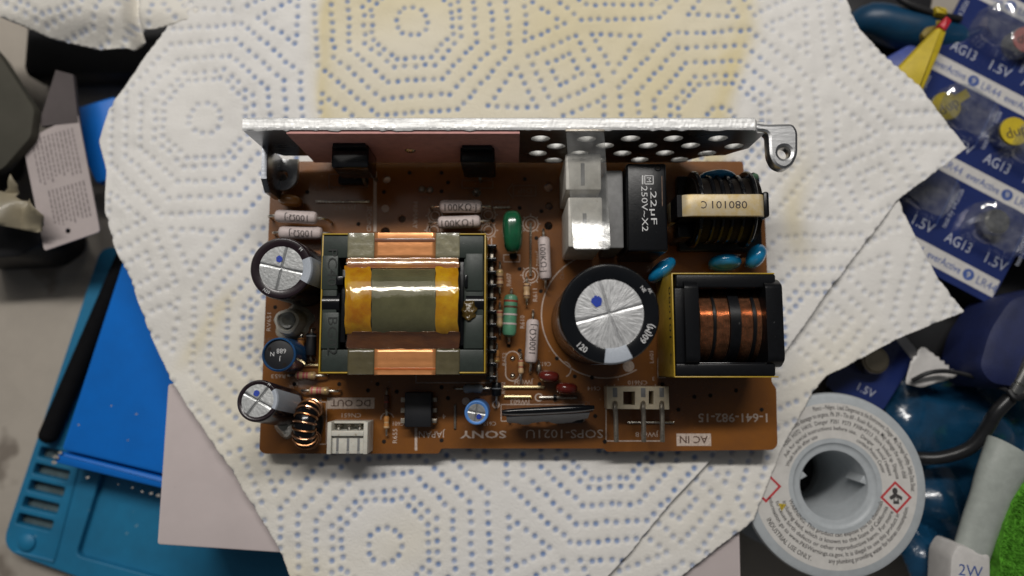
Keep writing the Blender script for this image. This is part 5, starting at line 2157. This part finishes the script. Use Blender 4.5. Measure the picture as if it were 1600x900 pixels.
for i in range(9):
    g = G()
    g.tube([(0, .3, 5.5), (0, .6, 2), (0, .6, -.3)], .3, M_solderdull, 8)
    bsub('pin', g, HY, (-9 + i * 2.25, 0, 0))
g = G(); x, y = W(890, 652, 3)
g.box(-3.3, 3.3, -1.4, 1.2, .06, 3.6, M_chip, r=.5)
bpart('film_capacitor', g, (x, y, 0), label='dark part half hidden below the standing module')

# ================================================================== RIGHT-HAND CLUTTER
def P3(u, v, h):
    return Vector(W3(u, v, h))


# ---- sheet of coin cell cards
ZC = -19.0
e1 = Vector((0.875, -0.484)).normalized()      # along a row (to the right and down the picture)
e2 = Vector((-0.484, -0.875)).normalized()     # down a column
O_ = Vector(W(1463, 82, ZC))                   # left end of the first white stripe
kC = PX(1500, 150, ZC)
PW, PH = 122 * kC, 141 * kC


def CS(a, b):
    """point of the card sheet: a columns along, b rows down from the first stripe's corner"""
    p = O_ + e1 * a * PW + e2 * b * PH
    return p.x, p.y


card = empty('battery_card', (*CS(.5, .8), ZC), 'navy and white sheet of coin cell cards at the upper right, reading AG13 1.5V', 'battery card', 'cards of coin cells')
g = G()
g.prism(roundpoly([CS(-.04, -1.25), CS(3, -1.25), CS(3, 1.60), CS(2.0, 1.66), CS(1.97, 2.28), CS(-.04, 2.28)], .4), ZC - .4, ZC, M_navy)
obj('card_sheet', g, card, (0, 0, 0), world=True)
tw = math.degrees(math.atan2(e1.y, e1.x))
g = G(); gt = G(); gb = G(); gp = G()
for row in range(-1, 3):
    cols = range(0, 3)
    a, b, c_, d_ = CS(-.04, row), CS(3, row), CS(3, row + .20), CS(-.04, row + .20)
    if row == 2:
        b, c_ = CS(1.96, row), CS(1.96, row + .20)
    if row < 3:
        g.add([(*a, ZC + .03), (*d_, ZC + .03), (*c_, ZC + .03), (*b, ZC + .03)], [[0, 1, 2, 3]], M_cardw)
    for col in (cols if row < 2 else (0, 1)):
        q = CS(col + .30, row - .17); put_text(gp, 'AG13', *q, ZC + .04, 17 * kC, tw, M_paletxt, 42 * kC)
        q = CS(col + .82, row - .17); put_text(gp, '1.5V', *q, ZC + .04, 17 * kC, tw, M_paletxt, 34 * kC)
        if row < 3:
            q = CS(col + .25, row + .10); put_text(gb, 'everActive', *q, ZC + .05, 12 * kC, tw, M_navytxt, 55 * kC, bold=.01)
            q = CS(col + .58, row + .10); gb.disc((*q, ZC + .05), 9 * kC, M_navytxt, 24); put_text(gb, '9', *q, ZC + .06, 10 * kC, tw, M_cardw)
            q = CS(col + .83, row + .10); put_text(gb, 'LR44', *q, ZC + .05, 13 * kC, tw, M_navytxt, 32 * kC)
            if row == 2:
                continue
            q = CS(col + .05, row + .52); put_text(gp, 'test-by 04.2026', *q, ZC + .04, 8 * kC, tw + 90, M_paletxt, 68 * kC)
    for col in (0, 1, 2, 3):
        if col and row < 2:
            gp.line(CS(col - .04, row + .20), CS(col - .04, row + .8), .25, ZC + .035, M_navytxt)
obj('white_stripe', g, card, (0, 0, 0), world=True, flat=True)
obj('print', gb, card, (0, 0, 0), world=True, flat=True)
obj('pale_print', gp, card, (0, 0, 0), world=True, flat=True)


def blister(parent, cx, cy, z, w, d, h, rz):
    g = G()
    n = 40
    prof = []
    vs, fs = [], []
    rings = [(1.0, 0.0), (.97, .5), (.93, .85), (.84, 1.0), (.5, 1.03), (.2, 1.0)]
    r = random.Random(int(cx * 10))
    for s, zz in rings:
        for i in range(n):
            a = 2 * PI * i / n
            q = (abs(math.cos(a)) ** 4 + abs(math.sin(a)) ** 4) ** -.25
            vs.append((w / 2 * s * q * math.cos(a), d / 2 * s * q * math.sin(a), zz * h + (.12 * h * math.sin(3 * a + cx) * (zz > .9))))
    for k_ in range(len(rings) - 1):
        for i in range(n):
            j = (i + 1) % n
            fs.append([k_ * n + i, k_ * n + j, (k_ + 1) * n + j, (k_ + 1) * n + i])
    fs.append([(len(rings) - 1) * n + i for i in range(n)])
    g.add(vs, fs, M_blister)
    o = obj('blister', g, parent, (cx, cy, z + .08), (0, 0, rz), world=True)
    return o


def coin_cell(x, y, z, R, label, tab=None, tabang=0.0, m=None, tilt=0.0):
    t = empty('coin_cell', (x, y, z), label, 'coin cell', 'coin cells in their packs')
    g = G()
    g.lathe([(0, 0), (R, 0), (R, 3.6), (R * .96, 4.0), (R * .86, 4.05), (R * .82, 3.9), (R * .80, 4.3), (0, 4.35)], m or M_steel, 40)
    obj('cell_can', g, t)
    if tab:
        g = G()
        g.prism([(R * .93 * math.cos(t), R * .93 * math.sin(t)) for t in np.linspace(.35, 6.283 - .35, 28)] + [(R * 1.7, -R * .30), (R * 1.75, R * .28)], 4.42, 4.6, tab)
        g.xf(Matrix.Rotation(tabang, 4, 'Z'))
        obj('pull_tab', g, t)
        g = G()
        put_text(g, 'dup', .4, 0, 4.66, R * .7, math.degrees(tabang), M_resmark)
        obj('print', g, t, flat=True)
    return t


rz = math.atan2(e1.y, e1.x)
SW = .86 * PW
for (a, b) in [(.60, .55), (1.60, .55), (.60, 1.55), (1.60, 1.55), (.60, -.50), (1.60, -.5)]:
    p = CS(a, b)
    blister(card, p[0], p[1], ZC, SW * .86, PH * .50, 6.2, rz)
q = CS(.34, .62); coin_cell(*q, ZC + .1, 4.3, 'coin cell with yellow tab in the blister beside the towel edge', M_celltab, rz + 1.05)
q = CS(1.22, .52); coin_cell(*q, ZC + .1, 4.3, 'coin cell with yellow tab in the blister cut by the right picture edge', M_yelltab, rz + .8)
q = CS(1.52, 1.50); coin_cell(*q, ZC + .1, 3.6, 'bare steel coin cell in the blister below the second AG13')
q = CS(.85, -.48); coin_cell(*q, ZC + .1, 4.0, 'coin cell with red tab at the top right corner', mat('red_tab', (.50, .12, .10), .5), rz + .3, m=M_boxg)

# ---- second card under the lower towel
ZD = -22.0
c2 = empty('battery_card', (*W(1385, 590, ZD), ZD), 'navy coin cell card sticking out under the towel above the solder spool', 'battery card', 'cards of coin cells')
g = G()
g.prism(roundpoly([W(*p, ZD) for p in [(1300, 575), (1408, 520), (1432, 558), (1380, 640), (1330, 640), (1290, 600)]], .3), ZD - .4, ZD, M_navy)
obj('card_sheet', g, c2, (0, 0, 0), world=True)
g = G(); q = W(1354, 610, ZD); put_text(g, '1.5V', *q, ZD + .04, 2.2, -28, M_paletxt, 5)
obj('pale_print', g, c2, (0, 0, 0), world=True, flat=True)
g = G()
g.add([(*W(*p, ZD + .03), ZD + .03) for p in [(1398, 528), (1412, 522), (1440, 556), (1428, 566)]], [[3, 2, 1, 0]], M_cardw)
obj('white_stripe', g, c2, (0, 0, 0), world=True, flat=True)
q = W(1365, 563, ZD + 3); coin_cell(q[0], q[1], ZD + .1, 3.8, 'steel coin cell at the edge of the lower towel above the spool', m=mat('brass_cell', (.45, .38, .27), .3, metal=1))

# ---- solder spool
ZS = -7.9
sc = W(1305, 759, ZS)
kS = PX(1305, 759, ZS)
RS = 144 * kS
sp = empty('solder_spool', (sc[0], sc[1], ZT), 'grey plastic solder spool with white printed warning label', 'spool')
r1, r2 = 52 * kS, 66 * kS
g = G()
g.lathe([(r1, ZT + 4), (r1, ZS - 1.2), (r1 + .3, ZS - .7), (r1 + 1.0, ZS - .6), (r2 - .9, ZS - .6), (r2 - .3, ZS - .35), (r2, ZS), (RS - 1.2, ZS), (RS - .35, ZS - .35), (RS, ZS - 1.2),
         (RS - .1, ZS - 2.2), (RS - .8, ZS - 2.7), (RS * .5, ZS - 2.8), (RS * .5, ZT + 3), (RS - .5, ZT + 3), (RS, ZT + 2), (RS - .5, ZT + .05), (r1, ZT + .05)][::-1], M_spool, 96)
obj('spool_body', g, sp, (sc[0], sc[1], 0), world=True)
g = G()
g.lathe([(0, ZT + 1.2), (r1 + .2, ZT + 1.2)], M_black, 40)
g.xf(Matrix.Translation((0, 0, 0)))
obj('hub_floor', g, sp, (sc[0], sc[1], 0), world=True)
g = G()
for a in (160, 8):
    a = R_(a)
    g.box(-2.0, 2.0, -1.2, 1.2, ZS - 3.5, ZS - .55, M_black if False else M_spool, r=.3)
    break
for a_, dd in ((165, 1), (10, -1)):
    a_ = R_(a_)
    g2 = G(); g2.prism([(r1 - 1.6, -.5), (r1 + .3, -1.7), (r1 + .3, 1.3)], ZS - 9, ZS - 1.25, M_spool, bev=.15)
    g2.xf(Matrix.Rotation(a_, 4, 'Z'))
    if dd == 1:
        g = g2
    else:
        g.add(g2.v, g2.f, M_spool)
obj('hub_key', g, sp, (sc[0], sc[1], 0), world=True)
g = G()
rl0, rl1 = 73 * kS, 128 * kS
g.ring((0, 0, ZS + .04), rl0, rl1, M_label, 96)
obj('label', g, sp, (sc[0], sc[1], 0), world=True, flat=True)
g = G()
zl = ZS + .07
px_ = kS
def spiral(s, rpx, deg, span, size, out_):
    R = rpx * px_
    arc_text(g, s, 0, 0, zl, R, deg, size * px_, M_labtxt, out_, width=R_(span) * R, space=1.0)
# upper half: clockwise, tops outwards
spiral('Plomo \u2013 Peligro.  Lead, Dangerous to the Environment. Danger. May Damage Fertility. Safety Data Sheet', 118, 104, 108, 7.0, True)
spiral('Causes damage to organs. Pb 39 - Tin 60 - Rosin flux core. May damage the unborn child', 107, 128, 122, 7.0, True)
spiral('H360  H372  H410.  Danger  P201  P273  P308+P313  Store locked up. Dispose', 96, 142, 136, 6.4, True)
spiral('Ask for special instructions before use.   Danger   Avoid release', 86, 150, 140, 6.0, True)
spiral('Wash hands after use', 77, 158, 50, 6.0, True)
spiral('contact Poison Center', 77, 62, 48, 6.0, True)
# lower half: anticlockwise, tops to the centre
spiral('WARNING: This product can expose you to chemicals', 77, 196, 146, 6.4, False)
spiral('including lead, which is known to the State of California', 87, 196, 142, 6.4, False)
spiral('to cause birth defects or other reproductive harm. For more', 97, 194, 142, 6.4, False)
spiral('information go to www.P65Warnings.ca.gov. It is illegal to use this product in', 107, 190, 146, 6.4, False)
spiral('any plumbing providing water for human consumption.', 117, 262, 82, 6.8, False)
spiral('INDUSTRIAL USE ONLY.', 121, 205, 44, 7.4, False)
obj('label_print', g, sp, (sc[0], sc[1], 0), world=True, flat=True)


def diamond(u, v, s, sym):
    x, y = W(u, v, zl)
    x -= sc[0]; y -= sc[1]
    s *= px_
    g = G()
    for k_ in range(4):
        a_, b_ = k_ * PI / 2, (k_ + 1) * PI / 2
        o1, i1 = 1.0, .80
        g.add([(x + s * o1 * math.cos(a_), y + s * o1 * math.sin(a_), zl), (x + s * o1 * math.cos(b_), y + s * o1 * math.sin(b_), zl),
               (x + s * i1 * math.cos(b_), y + s * i1 * math.sin(b_), zl), (x + s * i1 * math.cos(a_), y + s * i1 * math.sin(a_), zl)], [[0, 1, 2, 3]], M_ghsred)
    if sym:          # head, shoulders and the white star of the health hazard sign
        g.disc((x - .04 * s, y + .38 * s, zl), .17 * s, M_labtxt, 16, 1.2)
        g.add([(x + dx * s, y + dy * s, zl) for dx, dy in [(-.12, .22), (-.42, .02), (-.34, -.16), (-.16, -.1), (-.20, -.40), (.18, -.42), (.16, -.08), (.36, -.2), (.40, .02), (.10, .2)]], [list(range(10))[::-1][::-1]], M_labtxt)
        st_ = []
        for i in range(10):
            q = (.17 if i % 2 == 0 else .06) * s
            st_.append((x - .01 * s + q * math.cos(i * PI / 5 + .3), y - .12 * s + q * math.sin(i * PI / 5 + .3), zl + .02))
        g.add(st_, [list(range(10))], M_label)
    return g


obj('hazard_sign', diamond(1400, 777, 25, True), sp, (sc[0], sc[1], 0), world=True, flat=True)
obj('hazard_sign', diamond(1196, 760, 25, False), sp, (sc[0], sc[1], 0), world=True, flat=True)
g = G()
x, y = W(1222, 791, zl)
g.add([(x - sc[0] + s_ * math.cos(a) , y - sc[1] + s_ * math.sin(a), zl + .01) for a, s_ in [(2.5, 1.2), (2.5 + 2.1, 1.2), (2.5 + 4.2, 1.2)]], [[0, 1, 2]], M_warn)
put_text(g, '!', x - sc[0], y - sc[1], zl + .03, 1.0, 0, M_labtxt)
obj('warning_sign', g, sp, (sc[0], sc[1], 0), world=True, flat=True)

# ---- cable with a metal plug barrel
ca = empty('cable', (*W(1520, 670, -14), -16), 'thick grey black cable with a metal barrel curving behind the spool', 'cable')
g = G()
g.tube([W3(1395, 712, -26), W3(1430, 715, -21), W3(1470, 715, -18), W3(1515, 700, -15), W3(1540, 672, -13), W3(1556, 645, -11), W3(1578, 622, -10)], 1.75, M_cable, 16)
obj('cable_jacket', g, ca, (0, 0, 0), world=True)
g = G()
A, B = P3(1580, 620, -10), P3(1612, 560, -8)
d = B - A
g.tube([tuple(A), tuple(A + d * .06), tuple(A + d * .1), tuple(A + d * .3), tuple(A + d * .33), tuple(A + d * .36), tuple(A + d * .6), tuple(A + d)], [1.3, 1.5, 2.1, 2.2, 1.9, 2.2, 2.2, 2.2], M_steel, 20, smooth=False)
obj('metal_barrel', g, ca, (0, 0, 0), world=True)
g = G()
g.tube([W3(1425, 595, -16), W3(1450, 583, -14), W3(1480, 580, -14), W3(1520, 588, -13), W3(1550, 600, -12), W3(1578, 612, -9.2)], .6, M_black, 8)
g.tube([tuple(P3(1576, 610, -8.5)), tuple(P3(1586, 622, -7.6)), tuple(P3(1598, 618, -8.5))], .8, M_black, 8)
obj('thin_wire', g, ca, (0, 0, 0), world=True)

# ---- crumpled blue bag, navy pouch, white paper scrap
sheet('plastic_bag', [(1395, 560), (1470, 585), (1560, 570), (1660, 560), (1660, 900), (1560, 960), (1440, 960), (1400, 850), (1380, 700)], -24, 91, 5.5, M_bag,
      'crumpled glossy blue plastic bag beside the solder spool', 'bag', res=.8, lo=0.018, hi=0.06)
g = G()
g.prism(roundpoly([W(*p, -8) for p in [(1528, 575), (1545, 515), (1580, 462), (1680, 440), (1680, 610), (1600, 610), (1550, 604)]], 3), -25, -8, M_navybag, bev=3)
o = obj('pouch', g)
tag(o, 'smooth navy pouch at the right edge below the battery cards', 'pouch')
sheet('paper_scrap', [(1425, 560), (1440, 540), (1500, 585), (1490, 590), (1440, 605), (1415, 600)], -17, 93, .5, M_cardw,
      'small white paper scrap beside the navy pouch', 'paper')
g = G()
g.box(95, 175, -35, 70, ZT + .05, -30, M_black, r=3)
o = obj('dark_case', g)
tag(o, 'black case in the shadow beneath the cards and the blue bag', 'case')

# ---- grey tube with handwritten cap
tb_ = empty('glue_tube', (*W(1545, 800, -14), -18), 'pale grey tube with a white handwritten cap beside the green cloth', 'tube')
g = G()
n = 18
pts = [W3(1590, 705, -9), W3(1570, 742, -9), W3(1553, 785, -9.5), W3(1536, 828, -10), W3(1522, 872, -10)]
rad = [7.0, 5.8, 5.1, 4.8, 4.6]
m0 = len(g.v)
g.tube(pts, rad, M_tube, 28)
g.v = [(x, y, -14 + (z + 14) * .62) for x, y, z in g.v]
obj('tube_body', g, tb_, (0, 0, 0), world=True)
g = G()
g.prism(roundpoly([W(*p, -8) for p in [(1500, 850), (1552, 868), (1552, 950), (1485, 940), (1488, 870)]], 1.2), -18, -8.5, M_cardw, bev=1.2)
obj('cap', g, tb_, (0, 0, 0), world=True)
g = G()
q = W(1517, 892, -8.4); put_text(g, '2W', *q, -8.45, 2.8, -8, M_navytxt)
obj('print', g, tb_, (0, 0, 0), world=True, flat=True)

# ---- green microfibre cloth: short loops standing on a sheet
cl = empty('cloth', (*W(1600, 830, -8), -16), 'fuzzy bright green microfibre cloth in the lower right corner', 'cloth')
poly_ = wig([(1612, 742), (1585, 780), (1572, 820), (1562, 870), (1558, 960), (1700, 960), (1700, 740)], -8, .4, 12, 1.0)
g = G()
g.prism(poly_, -16, -8.2, M_green)
obj('cloth_base', g, cl, (0, 0, 0), world=True)
g = G()
A = np.array(poly_)
rr = np.random.RandomState(9)
cand = np.stack([rr.uniform(A[:, 0].min(), A[:, 0].max(), 9000), rr.uniform(A[:, 1].min(), A[:, 1].max(), 9000)], 1)
cand = cand[inpoly(cand, poly_)]
edge = np.array([A[rr.randint(len(A))] + rr.randn(2) * .35 for _ in range(900)])
for (x, y) in np.concatenate([cand, edge])[:6500]:
    a_ = rr.rand() * 6.28
    dx, dy = math.cos(a_) * rr.uniform(.2, .8), math.sin(a_) * rr.uniform(.2, .8)
    w_ = .16
    h_ = rr.uniform(.8, 1.9)
    g.add([(x - w_ * math.sin(a_), y + w_ * math.cos(a_), -8.4), (x + w_ * math.sin(a_), y - w_ * math.cos(a_), -8.4), (x + dx, y + dy, -8.4 + h_)], [[0, 1, 2]], M_green)
o = obj('pile', g, cl, (0, 0, 0), world=True, kind='stuff')

# ---- top: yellow wrapper with red end, blue grip, black strap
yw = empty('yellow_pack', (*W(1440, 90, -10), -14), 'yellow pouch with red tip wedged beside the battery cards', 'pouch')
g = G()
g.prism(roundpoly([W(*p, -10) for p in [(1392, 118), (1438, 70), (1468, 40), (1482, 46), (1470, 82), (1448, 132), (1430, 172), (1400, 160)]], .8), -13.5, -10, M_yelltab, bev=1.2)
obj('pouch_body', g, yw, (0, 0, 0), world=True)
g = G()
g.prism(roundpoly([W(*p, -9.6) for p in [(1468, 40), (1480, 24), (1488, 32), (1478, 48)]], .4), -12, -9.6, M_redtip, bev=.4)
obj('red_end', g, yw, (0, 0, 0), world=True)
o = tag(obj('yellow_clip', G().prism(roundpoly([W(*p, -14) for p in [(1462, 8), (1480, 12), (1482, 22), (1464, 20)]], .5), -20, -14, M_yelltab, bev=.5)), 'small yellow clip above the red tip', 'clip')
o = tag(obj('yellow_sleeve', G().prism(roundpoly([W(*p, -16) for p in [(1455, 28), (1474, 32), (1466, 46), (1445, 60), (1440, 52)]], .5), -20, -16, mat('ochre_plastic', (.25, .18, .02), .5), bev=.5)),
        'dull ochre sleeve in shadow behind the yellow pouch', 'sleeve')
g = G()
g.tube([W3(1325, 45, -26), W3(1360, 32, -22), W3(1400, 42, -22), W3(1445, 52, -22), (*W(1520, 75, -26), -26)], [3, 5, 6, 6, 5], M_dkblue, 24)
o = tag(obj('blue_grip', g), 'dark blue rounded tool grip at the top edge right of the towel', 'tool grip')
g = G()
g.tube([W3(1400, -10, -17), W3(1415, 4, -16), W3(1450, 18, -16), W3(1480, 26, -17), W3(1500, 30, -18)], 1.0, M_black, 12)
o = tag(obj('black_cord', g), 'black cord crossing above the blue grip', 'cord')
g = G()
g.prism(roundpoly([W(*p, -20) for p in [(1330, -60), (1330, 30), (1370, 70), (1480, 40), (1500, -60)]], 2), ZT + .1, -31, M_black, bev=1)
o = tag(obj('tool_case', g), 'black case under the blue grip at the top edge', 'case')
g = G()
g.prism(roundpoly([W(*p, -20) for p in [(1380, 92), (1440, 58), (1450, 100), (1400, 140)]], 1), -26, -20, mat('violet_blue', (.05, .08, .32), .4), bev=.8)
o = tag(obj('blue_wallet', g), 'violet blue corner between the towel and the yellow pouch', 'wallet')
